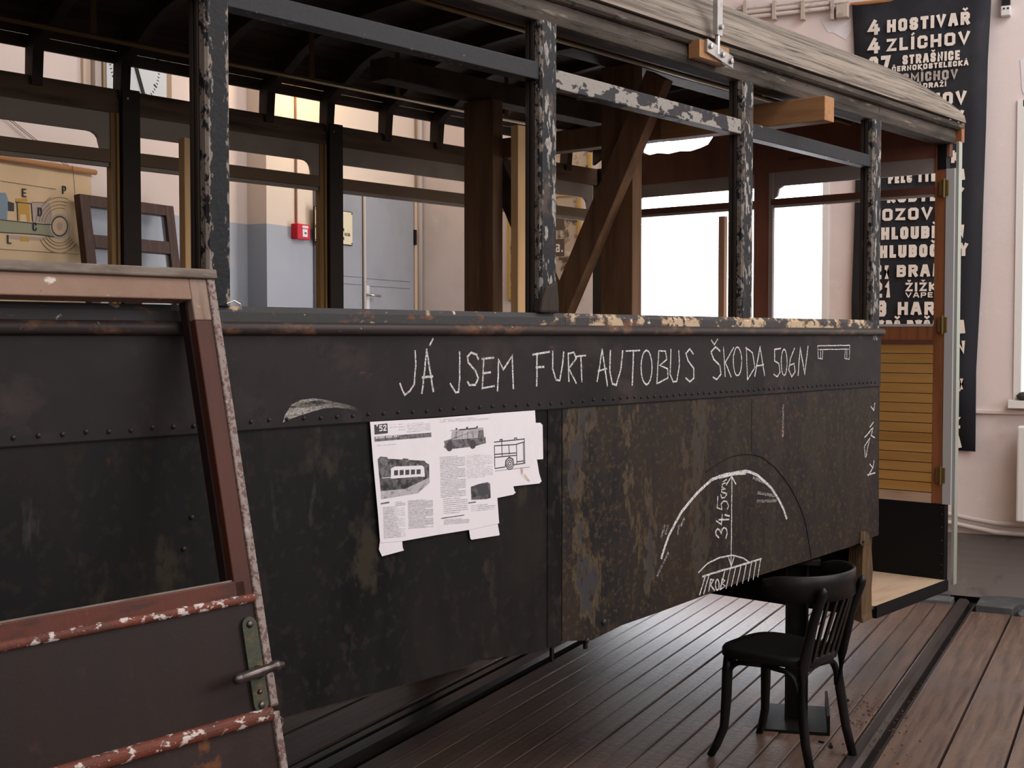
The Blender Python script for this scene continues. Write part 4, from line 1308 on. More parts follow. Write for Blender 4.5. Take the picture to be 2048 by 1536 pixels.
# ---- rear bulkhead with two window openings
AX0, AX1 = AR - .02, AR + .02
wz0 = 1.775
wR = (.095, rear(1545, 500)[0])
wL = (rear(1507, 500)[0], rear(1266, 500)[0])
ztop = 2.665
rag = [(2.02, 2.95), (1.99, 2.87), (1.93, 2.845), (1.86, 2.852), (1.78, 2.840), (1.70, 2.848), (1.62, 2.842), (1.55, 2.855), (1.50, 2.87), (1.44, 2.945)]
topc = [(w_, EAVE + .155 * max(0, 1 - ((w_ - 1.15) / 1.16) ** 2) ** .46) for w_ in (1.35, 1.15, .9, .65, .4, .2, .08)]
part(MB().prism([(.02, ztop), (BW - .01, ztop), (BW - .01, 2.86), (2.2, 2.93)] + rag + topc + [(.02, 2.845)], 'x', AX0, AX1), 'rear_top_board', 'rear_maroon')
part(MB().box(AX0, AX1, wR[1] + .012, wL[0] - .012, 1.70, ztop), 'rear_pier', 'rear_maroon')
part(MB().box(AX0, AX1, wL[1], BW, .80, ztop), 'rear_pier', 'rear_maroon')
part(MB().box(AX0 - .006, AX1, .035, .095, .826, 2.72), 'rear_corner_post', 'rear_frame', bevel=.002)
part(MB().box(AX0 - .004, AX1, .095, BW - .25, 1.695, wz0), 'rear_window_rail', 'rear_frame', bevel=.003)
part(MB().box(AX0 - .012, AX0, .09, BW - .25, 1.678, 1.70), 'rear_moulding', 'rear_transom')
for n_, (y0, y1) in enumerate((wR, wL)):
    zt = ztop
    poly = [(y0, zt), (y0, 2.585), (y1 - .075, 2.585), (y1 - .045, 2.57), (y1 - .035, 2.53), (y1, 2.51), (y1, zt)]
    part(MB().prism(poly, 'x', AX0 + .004, AX0 + .022), 'rear_window_valance', 'rear_sash')
    part(MB().box(AX0 - .004, AX1 - .006, y0, y1, 2.478, 2.513), 'rear_transom_rail', 'rear_transom')
    part(MB().box(AX0 + .004, AX1 - .01, y0, y1, 2.462, 2.478), 'transom_lip', 'rear_sash')
    part(MB().box(AX0 - .003, AX0 + .02, y1 - .012, y1 + .014, wz0, zt), 'rear_window_jamb', 'rear_sash')
    part(MB().box(AX0 - .006, AX0 + .02, y0, y1, wz0 - .004, wz0 + .010), 'rear_window_bead', 'white_strip')
# horizontal varnished boards
nb = 15
z0, z1 = .882, 1.678
for i in range(nb):
    za = z0 + (z1 - z0) * i / nb
    zb = z0 + (z1 - z0) * (i + 1) / nb
    part(MB().prism([(AX0, za + .001), (AX0 - .006, za + .003), (AX0 - .006, zb - .003), (AX0, zb - .001), (AX1, zb - .001), (AX1, za + .001)][::-1], 'y', .095, BW - .02), 'match_board', 'board')
part(MB().box(AX0 - .005, AX1, .095, BW - .02, .826, .880), 'skirting_board', 'board_pale')
part(MB().box(AX0 - .008, AX1, .02, BW, .40, .826), 'kick_plate', 'black_sheet')
for zz_ in (.46, .50, .56, .63, .70, .77, .81):
    part(MB().lathe([(.006, -.0), (.004, -.003)], (AX0 - .008, .035, zz_), 'x', 6), 'rivet', 'rivet')
# corner strip and zinc edge on the outside of the rear corner
part(MB().box(AX0 - .01, AX1 + .005, -.012, .034, .826, 2.60), 'white_corner_strip', 'white_strip')
part(MB().box(AX0 + .004, AX1 + .008, -.028, -.013, .40, 2.74), 'zinc_corner_edge', 'zinc')
part(MB().box(AX0 - .01, AX1, .034, .080, 2.60, 2.73), 'dark_gusset', 'black_sheet')
part(MB().box(AX0 + .03, AX0 + .07, -.03, .10, 2.74, 2.84), 'corner_block', 'rear_frame')
for zz_ in (2.50, 1.78, .98):
    hb = part(MB().box(AX0 - .018, AX0 - .006, .018, .070, zz_ - .04, zz_ + .04), 'hinge', 'brass', bevel=.002)
    MB().tube([(AX0 - .018, .042, zz_ - .05), (AX0 - .018, .042, zz_ + .05)], .006, 8).build('hinge_pin', 'brass', hb)
# nameplate strip above the right rear window
q0, q1 = rear(1580, 322), rear(1655, 313)
part(MB().box(AX0 - .004, AX0, q1[0], q0[0], 2.725, 2.745), 'small_nameplate', 'rear_transom')
# ---- entrance platform
part(MB().box(.03, AR - .025, .015, BW - .02, .405, .422), 'platform_deck', 'ply')
part(MB().box(.02, AR - .02, .0, BW, .365, .405), 'platform_frame', 'black_sheet')
part(MB().box(.02, AR - .02, -.002, .014, .378, .4215), 'platform_edge', 'black_sheet')
part(MB().box(-.005, .02, .06, BW, .375, .80), 'platform_riser', 'black_sheet')
# splintered rear corner post below the sheet
pts = [(-.115, .01), (-.01, .01), (-.01, .085), (-.115, .085)]
mb = MB()
zs_ = [.372, .40, .45, .52, .60, .70, .85, 1.0, 1.70]
vs = []
for i, z in enumerate(zs_):
    j = .006 if i < 6 else 0
    vs += [(x + random.uniform(-j, j), y_ + random.uniform(-j, j), z + (random.uniform(-.012, .012) if i == 0 else 0)) for x, y_ in pts]
fs = [(3, 2, 1, 0), tuple(range(4 * len(zs_) - 4, 4 * len(zs_)))]
for i in range(len(zs_) - 1):
    for k in range(4):
        fs.append((i * 4 + k, i * 4 + (k + 1) % 4, i * 4 + 4 + (k + 1) % 4, i * 4 + 4 + k))
mb.add(vs, fs)
part(mb, 'rear_corner_timber', 'foot_wood')

# ---- timber trestle that props the roof inside the bus
aB = -.86
trs = empty('timber_trestle', 'brown timber trestle with orange crossbeam propping up the bus roof from inside', 'timber trestle', tuple(BUSM @ Vector((aB, 1.15, .79))), BAZ)


def tl(a, w, z):
    return (a - aB, w - 1.15, z - .79)


def tbox(name, m, a0, a1, w0, w1, z0, z1, bevel=.003):
    p, q = tl(a0, w0, z0), tl(a1, w1, z1)
    return MB().box(p[0], q[0], p[1], q[1], p[2], q[2]).build(name, m, trs, bevel=bevel)


A1, A0 = rear(928, 400, aB - .075)[0], rear(986, 400, aB - .075)[0]
B1, B0 = rear(1202, 400, aB - .075)[0], rear(1265, 400, aB - .075)[0]
wA, wB = (A0 + A1) / 2, (B0 + B1) / 2
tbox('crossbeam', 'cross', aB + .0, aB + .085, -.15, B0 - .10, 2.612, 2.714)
tbox('crossbeam', 'beam', aB + .002, aB + .083, B0 - .10, A1 + .03, 2.614, 2.712)  # same beam; shade inside the bus is put into this darker colour
tbox('post', 'beam', aB - .075, aB, A0, A1, .79, 2.90)
tbox('post', 'beam', aB - .075, aB, B0, B1, .79, 2.96)
tbox('ridge_beam', 'rib', -1.62, .45, wA - .06, wA + .06, 2.90, 3.00)
tbox('ridge_beam', 'rib', -1.35, .45, wB - .06, wB + .06, 2.96, 3.06)
for (p, q, wd) in (((1322, 152), (1118, 640), .115),):
    p0 = rear(p[0], p[1], aB - .10)
    q0 = rear(q[0], q[1], aB - .10)
    MB().bar(tl(aB - .11, p0[0], p0[1]), tl(aB - .11, q0[0], q0[1]), .065, wd, up=(0, 1, 0)).build('brace', 'beam', trs, bevel=.003)
p0, q0 = rear(988, 318, aB + .02), rear(1152, 712, aB + .02)
MB().bar(tl(aB + .03, p0[0] + .05, p0[1] + .1), tl(aB + .03, q0[0], q0[1]), .06, .11, up=(0, 1, 0)).build('brace', 'rib', trs, bevel=.003)


def batten(name, label, px, wd, w_, ytop_, m):
    a0, zt = side(px, ytop_, w_)
    o = MB().box(-wd / 2, wd / 2, -.02, .02, 0, zt - .79).build(name, m, bevel=.002)
    o.location = BUSM @ Vector((a0, w_, .79))
    o.rotation_euler = (0, 0, BAZ)
    return tag(o, label, 'batten')


batten('pine_batten', 'tall fresh pine batten standing beside the second window pillar', 1038, .060, .90, 252, 'pine')
batten('pine_batten', 'pine batten standing just left of the first thick window pillar', 372, .045, 1.75, 277, 'pine')
batten('pine_batten', 'short reddish batten standing before the bright rear window', 1446, .034, 1.25, 433, 'redpine')

# ---- iron stand under the near side, and a second one further forward
def stand(label, x, y, rz, h):
    s_ = empty('iron_stand', label, 'stand', (x, y, 0), rz, 'iron stands carrying the bus body')
    MB().box(-.20, .20, -.13, .13, 0, .012).build('base_plate', 'iron', s_)
    MB().box(-.20, .20, -.142, -.13, 0, .085).build('base_flange', 'iron', s_)
    MB().box(-.20, .20, .13, .142, 0, .085).build('base_flange', 'iron', s_)
    q = MB().box(-.055, .055, -.050, -.040, .012, h - .02).box(-.055, .055, .040, .050, .012, h - .02).box(-.008, .008, -.04, .04, .012, h - .02)
    q.build('post', 'iron', s_)
    MB().box(-.09, .09, -.10, .10, h - .02, h).build('head_plate', 'iron', s_)
    return s_


sx, sy = flr(1592, 1440)
stand('black iron stand on the planks just behind the chair', sx, sy, radians(14), .735)
p = BUSM @ Vector((-4.6, 1.9, 0))
stand('black iron stand deep in the dark under the front of the bus', p.x, p.y, BAZ, .735)
p = BUSM @ Vector((-4.6, .35, 0))
stand('black iron stand in the dark behind the leaning door', p.x, p.y, BAZ, .735)
p = BUSM @ Vector((-1.0, 2.05, 0))
stand('black iron stand under the far rear side of the bus', p.x, p.y, BAZ, .735)

# ---- hanger rod with steel angle on the cantrail
hz0 = side(1425, 105, -.05)
hg = empty('roof_hanger', 'galvanised hanger rod with bolted steel plate on a wooden block at the eave', 'hanger', tuple(BUSM @ Vector((hz0[0], -.05, hz0[1]))), BAZ)
MB().box(-.11, .10, -.012, .035, -.035, .030).build('wooden_block', 'cross', hg)
pa = [(-.075, -.012), (.11, -.045), (.11, .0), (-.075, .035)]
MB().prism(pa, 'y', -.024, -.012).build('steel_plate', 'galv', hg)
for x, z in ((-.055, .01), (.03, -.008), (.09, -.022)):
    MB().lathe([(.011, -.024), (.011, -.034), (.004, -.036)], (x, 0, z), 'y', 6).build('bolt', 'galv', hg)
MB().tube([(.005, -.018, -.01), (.005, -.018, .10)], .010, 8).build('threaded_end', 'galv', hg)
MB().box(-.012, .022, -.030, -.020, .06, 1.9).build('flat_bar', 'galv', hg)
MB().box(-.018, -.010, -.032, -.012, .06, 1.9).build('bar_flange', 'galv', hg)
MB().lathe([(.010, -.03), (.010, -.042)], (.005, 0, .09), 'y', 6).build('bolt', 'galv', hg)

# ---- chalk on the side sheets (marks drawn on the bus)
C3 = lambda x, y: (700 + x / 2.56, 600 + y / 2.56)
CH4 = C4b


def oval(cx, cy, rx, ry, n=16):
    return [(cx + rx * sin(2 * pi * i / n), cy - ry * cos(2 * pi * i / n)) for i in range(n + 1)]


def chalk(name, strokes, conv, wd, depth, m='chalk'):
    q = MB()
    for st in strokes:
        pts = [side(*conv(*p)) for p in st]
        fine = []
        for p, r in zip(pts[:-1], pts[1:]):
            n = max(1, int(hypot(r[0] - p[0], r[1] - p[1]) / .02))
            for i in range(n):
                t = i / n
                fine.append((p[0] + (r[0] - p[0]) * t + random.uniform(-.0008, .0008), p[1] + (r[1] - p[1]) * t + random.uniform(-.0008, .0008)))
        fine.append(pts[-1])
        q.ribbon(fine, wd * random.uniform(.85, 1.15), 'y', depth - .0004, depth)
    return part(q, name, m)


W1 = [[(318, 262), (321, 330), (312, 430), (290, 465), (265, 485), (252, 462), (240, 428)],
      [(375, 255), (366, 360), (352, 475)], [(375, 255), (392, 350), (410, 465)], [(356, 395), (405, 390)], [(394, 230), (408, 200)],
      [(545, 268), (546, 400), (540, 470), (525, 474), (498, 430)],
      [(640, 300), (632, 278), (605, 268), (585, 290), (590, 320), (625, 360), (640, 400), (625, 435), (595, 435), (587, 420)],
      [(668, 300), (662, 450), (722, 440)], [(662, 302), (718, 295)], [(665, 375), (702, 370)],
      [(740, 462), (745, 305), (770, 355), (815, 285), (820, 450)],
      [(940, 438), (942, 275)], [(922, 280), (1005, 265)], [(938, 345), (976, 342)],
      [(1022, 265), (1022, 350), (1040, 410), (1058, 412), (1072, 330), (1078, 268)],
      [(1105, 415), (1102, 275), (1130, 268), (1142, 300), (1105, 350), (1142, 425)],
      [(1172, 415), (1166, 290)], [(1142, 290), (1190, 284)],
      [(1275, 255), (1264, 330), (1250, 415)], [(1275, 255), (1290, 350), (1302, 438)], [(1256, 362), (1298, 352)],
      [(1318, 260), (1314, 360), (1328, 430), (1348, 435), (1372, 350), (1380, 262)],
      [(1430, 432), (1436, 262)], [(1398, 262), (1468, 258)],
      oval(1503, 345, 28, 88),
      [(1556, 425), (1566, 260), (1600, 262), (1606, 305), (1570, 335), (1612, 352), (1612, 400), (1556, 427)],
      [(1628, 255), (1624, 380), (1640, 420), (1658, 415), (1672, 330), (1668, 262)],
      [(1742, 275), (1725, 250), (1705, 275), (1715, 310), (1745, 350), (1745, 400), (1725, 418), (1705, 400)]]
W2 = [[(395, 190), (408, 212), (424, 186)], [(435, 240), (415, 222), (393, 245), (405, 280), (435, 310), (440, 350), (420, 375), (403, 365)],
      [(452, 222), (460, 360)], [(500, 225), (460, 295), (488, 362)], oval(518, 290, 20, 68),
      [(560, 225), (565, 375)], [(558, 226), (590, 250), (600, 320), (565, 376)], [(625, 222), (600, 358)], [(625, 222), (646, 355)], [(608, 312), (642, 306)],
      [(722, 228), (694, 234), (694, 288), (714, 300), (719, 342), (706, 362), (691, 352)], oval(739, 295, 14, 62),
      [(788, 228), (768, 280), (761, 330), (775, 362), (791, 340), (786, 300), (766, 308)], [(805, 355), (815, 225), (836, 350), (852, 220)]]
lw = .0062
for n0, n1 in ((0, 1), (1, 5), (5, 6), (6, 7), (7, 10), (10, 11), (11, 14), (14, 15), (15, 16), (16, 18), (18, 21), (21, 22), (22, 24), (24, 25), (25, 26), (26, 27), (27, 28)):
    chalk('chalk_letter', W1[n0:n1], C3, lw, -.0126)
for n0, n1 in ((0, 2), (2, 4), (4, 5), (5, 7), (7, 10), (10, 11), (11, 12), (12, 13), (13, 14)):
    chalk('chalk_letter', W2[n0:n1], CH4, lw * .95, -.0126)
chalk('chalk_bus_symbol', [[(898, 216), (1050, 214)], [(902, 234), (1046, 232)], [(898, 216), (900, 276), (920, 279), (922, 236)], [(1028, 236), (1026, 276), (1048, 280), (1050, 214)],
                           [(912, 240), (912, 275)], [(1036, 238), (1036, 276)]], CH4, .0042, -.0126)
chalk('chalk_arch_drawing', [[(165, 1215), (180, 1165), (200, 1110), (228, 1055), (260, 1000), (295, 955), (330, 915), (365, 880), (400, 850), (440, 832), (480, 822), (520, 815), (560, 808), (592, 815), (620, 830), (650, 855), (680, 885), (702, 915), (720, 945), (740, 985), (755, 1030)]], CH4, .012, -.0076)
chalk('chalk_arch_drawing', [[(440, 838), (500, 822), (560, 818)]], CH4, .012, -.0081)
chalk('chalk_dimension', [[(497, 835), (493, 1255)], [(470, 872), (496, 832), (515, 868)], [(481, 1212), (494, 1258), (507, 1214)]], CH4, .0058, -.0076)
CD = lambda x, y: (1380 + x / 5.4875, 920 + y / 5.4875)
for st_ in ([[(295, 850), (268, 820), (260, 785), (280, 756), (306, 764), (322, 806), (332, 760), (356, 736), (382, 756), (388, 806), (375, 852)]],
            [[(272, 668), (325, 704), (336, 600)], [(300, 652), (408, 650)]], [[(366, 600), (412, 612)]],
            [[(286, 404), (278, 520), (330, 542), (322, 482), (350, 450), (386, 456), (405, 500), (390, 540)]],
            [[(318, 384), (332, 416), (362, 410), (383, 380)]], [[(383, 366), (326, 350), (330, 322), (372, 316), (330, 294), (336, 262), (374, 252), (345, 234), (380, 214)]]):
    chalk('chalk_letter', st_, CD, .0058, -.0076)
chalk('chalk_road_drawing', [[(340, 1285), (380, 1245), (440, 1216), (500, 1205), (550, 1218), (580, 1240)], [(360, 1305), (450, 1277), (560, 1246), (635, 1222)],
                             [(430, 1283), (520, 1258), (575, 1240)]], CH4, .0065, -.0076)
chalk('chalk_hatching', [[(370, 1306), (345, 1390)], [(388, 1302), (364, 1386)], [(465, 1275), (440, 1365)], [(490, 1268), (470, 1360)], [(515, 1262), (495, 1350)], [(540, 1255), (520, 1345)], [(565, 1248), (548, 1335)],
                         [(590, 1240), (575, 1325)], [(612, 1232), (598, 1318)], [(633, 1224), (620, 1306)], [(388, 1372), (396, 1320), (410, 1322), (395, 1345), (414, 1370)], oval(428, 1345, 9, 25, 10), [(444, 1366), (450, 1315), (463, 1325), (449, 1340), (466, 1350), (444, 1366)]], CH4, .0062, -.0076)
chalk('chalk_faint_strokes', [[(195, 1195), (170, 1245), (145, 1300)], [(178, 1068), (165, 1115)], [(270, 1035), (258, 1062)], [(246, 1062), (243, 1102)], [(192, 1070), (184, 1100)], [(620, 910), (700, 925)], [(600, 840), (650, 862)], [(620, 950), (705, 948)],
                              [(740, 500), (738, 640)]], CH4, .011, -.0076, 'chalk_soft')
for st_ in ([[(1154, 502), (1168, 522), (1173, 488)]], [[(1128, 742), (1124, 690), (1150, 652), (1138, 700), (1132, 740)], [(1126, 648), (1165, 603), (1156, 640), (1172, 650)], [(1150, 600), (1166, 578)]], [[(1143, 828), (1164, 792), (1150, 776)], [(1140, 826), (1174, 816)], [(1164, 792), (1170, 760)]]):
    chalk('chalk_scribble', st_, CH4, .0055, -.0076)
sm = [side(700 - 140 + dx, 600 + dy) for dx, dy in ()]
C1 = lambda x, y: (x / 2.56, 500 + y / 2.56)
q = [side(*C1(x, y)) for x, y in [(1432, 882), (1442, 845), (1475, 792), (1520, 768), (1580, 758), (1640, 764), (1700, 778), (1760, 790), (1815, 808), (1820, 830), (1770, 812), (1700, 806), (1640, 810), (1580, 828), (1520, 846), (1475, 862)]]
part(MB().prism(q, 'y', -.0131, -.0126), 'chalk_smear', 'smear')

# ---- printed sheets taped to the side
P3 = lambda x, y: (720 + x / 4.8, 800 + y / 4.8)


def sheet(label, outline, depth, curl=()):
    a0, z0 = side(*P3(*outline[0]))
    root = empty('paper_sheet', label, 'paper', tuple(BUSM @ Vector((a0, depth, z0))), BAZ, 'printed sheets on the bus side')
    loc = lambda p: (side(*P3(*p))[0] - a0, side(*P3(*p))[1] - z0)
    MB().prism([loc(p) for p in outline], 'y', -.0004, 0).build('sheet', 'paper', root)

    def ink(poly, m, name, lay=1):
        MB().prism([loc(p) for p in poly], 'y', -.0004 - .00025 * lay, -.0004 - .00025 * (lay - 1)).build(name, m, root)

    def pen(strokes, wd, m, name, lay=1):
        k = MB()
        for s in strokes:
            k.ribbon([loc(p) for p in s], wd, 'y', -.0004 - .00025 * lay, -.0004 - .00025 * (lay - 1), False)
        k.build(name, m, root)
    return root, ink, pen, loc


def text_block(pen, x0, x1, y0, y1, n, slope, name='printed_text', wd=.0026):
    st = []
    for i in range(n):
        yy = y0 + (y1 - y0) * i / max(1, n - 1)
        xe = x1 if (i * 5) % 7 else x0 + (x1 - x0) * .7
        drift = 26 * (yy - 200) / 1000
        st.append([(x0 + drift, yy), (xe + drift, yy - slope * (xe - x0))])
    pen(st, wd, 'ink_text', name)


SL = .085
# the sheet with the side-view drawing lies underneath
r3, ink, pen, loc3 = sheet('right-hand paper sheet with the line drawing of a bus', [(1225, 128), (1648, 98), (1655, 212), (1640, 560), (1668, 575), (1688, 700), (1712, 778), (1690, 798), (1440, 825), (1452, 870), (1464, 885), (1440, 905), (1270, 940)], -.0134)
pen([[(1255, 402), (1545, 372)], [(1255, 438), (1460, 425), (1545, 400)], [(1258, 520), (1470, 505)], [(1258, 548), (1470, 528)], [(1258, 440), (1262, 650)], [(1328, 380), (1332, 540)], [(1396, 430), (1402, 520)], [(1470, 420), (1474, 610)], [(1535, 400), (1540, 600)], [(1545, 365), (1550, 605)],
     [(1310, 398), (1312, 378), (1332, 376), (1334, 396)], [(1448, 388), (1450, 364), (1472, 362), (1473, 384)], [(1260, 655), (1360, 640)], [(1440, 620), (1555, 602)], [(1474, 590), (1540, 582)]], .0034, 'ink', 'bus_drawing')
pen([oval(1405, 608, 26, 36), oval(1405, 608, 38, 55), [(1362, 640), (1366, 580), (1400, 545), (1436, 565), (1446, 625)], oval(1405, 608, 12, 17, 10)], .0034, 'ink', 'wheel_drawing')
pen([[(1262, 680), (1600, 640)]], .0015, 'ink_mid', 'ground_line')
ink([(1505, 645), (1530, 650), (1535, 690), (1600, 770), (1590, 790), (1515, 720)], 'ink_stain', 'stain', 2)
sheet('narrow blank paper slip with rounded end at the far right of the papers', [(1655, 218), (1700, 216), (1722, 238), (1728, 560), (1722, 566), (1636, 572), (1640, 400)], -.0130)
sheet('blank paper corner showing below the lower left of the papers', [(160, 1345), (372, 1320), (378, 1410), (390, 1440), (180, 1496), (150, 1430)], -.0130)
sheet('blank paper corner showing below the lower middle of the papers', [(1015, 1240), (1290, 1180), (1310, 1290), (1300, 1296), (1040, 1337), (1028, 1325)], -.0130)
# left page
r1, ink, pen, loc1 = sheet('left printed page headed 52 with a street photograph of a bus', [(62, 208), (688, 172), (694, 700), (700, 1292), (375, 1350), (160, 1365), (140, 1100), (90, 560)], -.0139)
ink([(102, 236), (228, 222), (234, 316), (106, 330)], 'ink', 'number_square')
k = MB()
b0, b1 = loc1((150, 298)), loc1((218, 291))
lettering(k, '52', b0[0], b1[0], b0[1], loc1((150, 240))[1] - b0[1], .0032, 'y', -.0012, -.00066)
b0, b1 = loc1((116, 285)), loc1((138, 283))
lettering(k, '*', b0[0], b1[0], b0[1], .018, .002, 'y', -.0012, -.00066)
k.build('lettering', 'paper', r1)
ink([(104, 352), (650, 310), (652, 352), (106, 398)], 'ink_mid', 'title_bar')
k = MB()
b0, b1 = loc1((112, 385)), loc1((340, 366))
lettering(k, 'AUTOBUS ŠKODA 506 N', b0[0], b1[0], b0[1] + .004, .0085, .0013, 'y', -.0012, -.00066)
k.build('lettering', 'paper', r1)
text_block(pen, 250, 330, 238, 262, 2, SL)
text_block(pen, 335, 400, 232, 285, 3, SL)
text_block(pen, 415, 640, 230, 305, 6, SL)
text_block(pen, 125, 390, 436, 437, 1, SL)
ink([(135, 565), (160, 540), (228, 545), (232, 560), (370, 568), (385, 556), (430, 562), (432, 572), (585, 580), (600, 600), (630, 615), (632, 760), (560, 800), (400, 860), (165, 880)], 'ink_photo', 'photograph')
ink([(165, 870), (400, 850), (632, 740), (636, 790), (520, 890), (170, 948)], 'ink_ground', 'photograph_ground', 2)
ink([(262, 655), (300, 635), (560, 625), (580, 640), (588, 735), (540, 732), (262, 752)], 'paper', 'photograph_bus', 2)
for i in range(5):
    x = 292 + i * 54
    ink([(x, 672 - i * 2), (x + 38, 669 - i * 2), (x + 38, 718 - i * 3), (x, 722 - i * 3)], 'ink', 'photograph_window', 3)
ink([(155, 548), (226, 548), (230, 720), (175, 740), (160, 690)], 'ink_mid', 'photograph_house', 2)
pen([[(175, 745), (262, 740)]], .0016, 'paper', 'photograph_bonnet', 3)
pen([[(165, 992), (248, 978)]], .0045, 'ink_mid', 'caption')
text_block(pen, 165, 375, 1030, 1320, 21, SL)
text_block(pen, 280, 380, 980, 1010, 3, SL)
text_block(pen, 405, 645, 968, 1230, 23, SL)
# middle page
r2_, ink, pen, loc2 = sheet('middle printed page with a side view of a dark bus above text columns', [(688, 172), (1240, 128), (1255, 600), (1285, 935), (1303, 1180), (1015, 1242), (700, 1292), (694, 700)], -.0139)
ink([(775, 392), (840, 382), (845, 308), (860, 296), (835, 300), (838, 285), (1150, 262), (1152, 285), (1098, 290), (1100, 355), (848, 375)], 'ink_ground', 'bus_upper_body')
ink([(772, 390), (850, 378), (1100, 358), (1098, 290), (1150, 284), (1158, 360), (1170, 350), (1176, 412), (1100, 432), (1075, 440), (940, 458), (860, 466), (800, 470), (770, 450), (780, 425)], 'ink_mid', 'bus_lower_body')
for cx_, cy_ in ((824, 446), (1048, 422)):
    ink(oval(cx_, cy_, 31, 44)[:-1], 'ink', 'bus_wheel', 2)
pen([[(920, 284), (1085, 268)]], .0038, 'ink', 'roof_rack', 2)
for x_, y_ in ((892, 276), (994, 264), (1090, 258)):
    ink([(x_ - 8, y_ - 8), (x_ + 8, y_ - 9), (x_ + 8, y_ + 8), (x_ - 8, y_ + 9)], 'ink', 'roof_lamp', 2)
pen([[(890, 305), (892, 372)], [(945, 302), (948, 368)], [(998, 298), (1000, 362)], [(1050, 295), (1052, 358)]], .0016, 'ink', 'window_bars', 2)
text_block(pen, 730, 1200, 188, 212, 3, SL * .7)
text_block(pen, 722, 965, 550, 930, 26, SL)
text_block(pen, 745, 980, 950, 1085, 8, SL)
text_block(pen, 975, 1225, 535, 745, 15, SL)
ink([(1030, 830), (1100, 805), (1190, 785), (1215, 800), (1222, 935), (1180, 948), (1035, 955)], 'ink_photo', 'photograph')
ink([(1090, 815), (1190, 795), (1205, 900), (1100, 915)], 'ink', 'photograph_bus', 2)
pen([[(1008, 985), (1078, 975)]], .0040, 'ink_mid', 'caption')
text_block(pen, 1010, 1245, 1012, 1062, 4, SL)
pen([[(745, 1133), (968, 1100)]], .0030, 'ink_mid', 'sub_heading')
text_block(pen, 745, 990, 1150, 1190, 4, SL)

# ================================================================= LEANING DOOR
Qa = -3.875
qz = 1.884
Qw = -.072
# lean from the lower visible end of the right edge
d = FW + RT * ((575 - 1024) / FOC) - UP * ((1536 - 768) / FOC)
dl = BUSI.to_3x3() @ d
cl_ = BUSI @ CAM
t_hit = (Qa - cl_.x) / dl.x
lowp = cl_ + dl * t_hit
slope = (Qw - lowp.y) / (qz - lowp.z)      # metres outwards per metre of height
lean = atan(slope)
DL = qz / cos(lean)                         # length of the door along its slope
dr = empty('leaning_door', 'red-brown wooden bus door with pale worn top rail leaning against the bus side', 'door')
foot = BUSM @ Vector((Qa, Qw - slope * qz, 0))
dr.matrix_world = Matrix.Translation(foot) @ Matrix.Rotation(BAZ, 4, 'Z') @ Matrix.Rotation(-lean, 4, 'X')
DI = dr.matrix_world.inverted()
dn = (dr.matrix_world.to_3x3() @ Vector((0, 1, 0)))


def dp(x, y):                                # measured point on the door's front face -> (x, z) of the door
    q_ = DI @ on_plane(x, y, foot, dn)
    return (q_.x, q_.z)


def C2d(x, y):
    return dp(x / 2.866, 1000 + y / 2.866)


DX0 = -1.06                                  # left end, out of frame
TH = .045
zt0 = dp(200, 550)[1]
ztop_ = dp(200, 530)[1]
zpl = dp(200, 594)[1]
xs0 = (dp(380, 553)[0] + C2d(1332, 465)[0]) / 2
z_sill_t = (dp(0, 1240)[1] + C2d(1330, 465)[1]) / 2
z_m1t = (dp(0, 1278)[1] + C2d(1450, 545)[1]) / 2
z_m1b = (dp(0, 1302)[1] + C2d(1450, 592)[1]) / 2
z_m2t = (C2d(200, 1535)[1] + C2d(1560, 1208)[1]) / 2
z_m2b = z_m2t - .030
part(MB().box(DX0, .004, -.012, TH + .004, zt0, ztop_), 'top_cap', 'door_top', dr, bevel=.004)
part(MB().box(DX0, xs0, 0, TH, zpl, zt0), 'top_rail', 'door_pale', dr, bevel=.003)
part(MB().box(xs0, -.022, 0, TH, z_m1b, zt0 - .10), 'stile', 'door_stile', dr, bevel=.003)
part(MB().box(xs0, -.022, 0, TH, zt0 - .10, zt0), 'stile_head', 'stile_pale', dr, bevel=.003, label='bare faded head of the stile')
part(MB().box(xs0 - .006, xs0, .020, TH, z_sill_t, zpl), 'rebate_shadow_strip', 'door_panel', dr)  # thin dark strip standing in for the inner shadow beside the stile
part(MB().box(-.022, .0, -.004, TH, z_m2t, zt0), 'edge_strip', 'door_edge', dr, bevel=.003)
part(MB().box(-.020, .0, -.004, TH, .0, z_m2t - .012), 'edge_strip', 'door_edge', dr, bevel=.003)
part(MB().box(DX0, DX0 + .09, 0, TH, 0, zt0), 'stile', 'door_stile', dr, bevel=.003)
part(MB().box(DX0 + .09, xs0 + .03, .0, TH, z_m1t - .01, z_sill_t - .004), 'window_rail', 'door_red', dr, bevel=.003)
part(MB().box(DX0 + .09, xs0 + .0, .006, TH, z_sill_t - .008, z_sill_t), 'rail_ledge', 'door_top', dr)
zc = (z_m1t + z_m1b) / 2
rh = (z_m1t - z_m1b) / 2


def half_round(zc_, r_):
    return [(-r_ * .75 * cos(pi * i / 8 - pi / 2), zc_ + r_ * sin(pi * i / 8 - pi / 2)) for i in range(9)] + [(.004, zc_ + r_), (.004, zc_ - r_)]


part(MB().prism(half_round(zc, rh), 'x', DX0, -.024), 'upper_moulding', 'door_mould', dr, smooth=False)
part(MB().box(DX0 + .09, -.022, .004, TH - .01, z_m2t - .02, z_m1b + .02), 'upper_panel', 'door_panel', dr)
part(MB().prism(half_round((z_m2t + z_m2b) / 2, .016), 'x', DX0, -.022), 'lower_moulding', 'door_mould', dr)
part(MB().box(DX0 + .09, -.020, .004, TH - .01, .0, z_m2t - .02), 'lower_panel', 'door_panel_rust', dr)
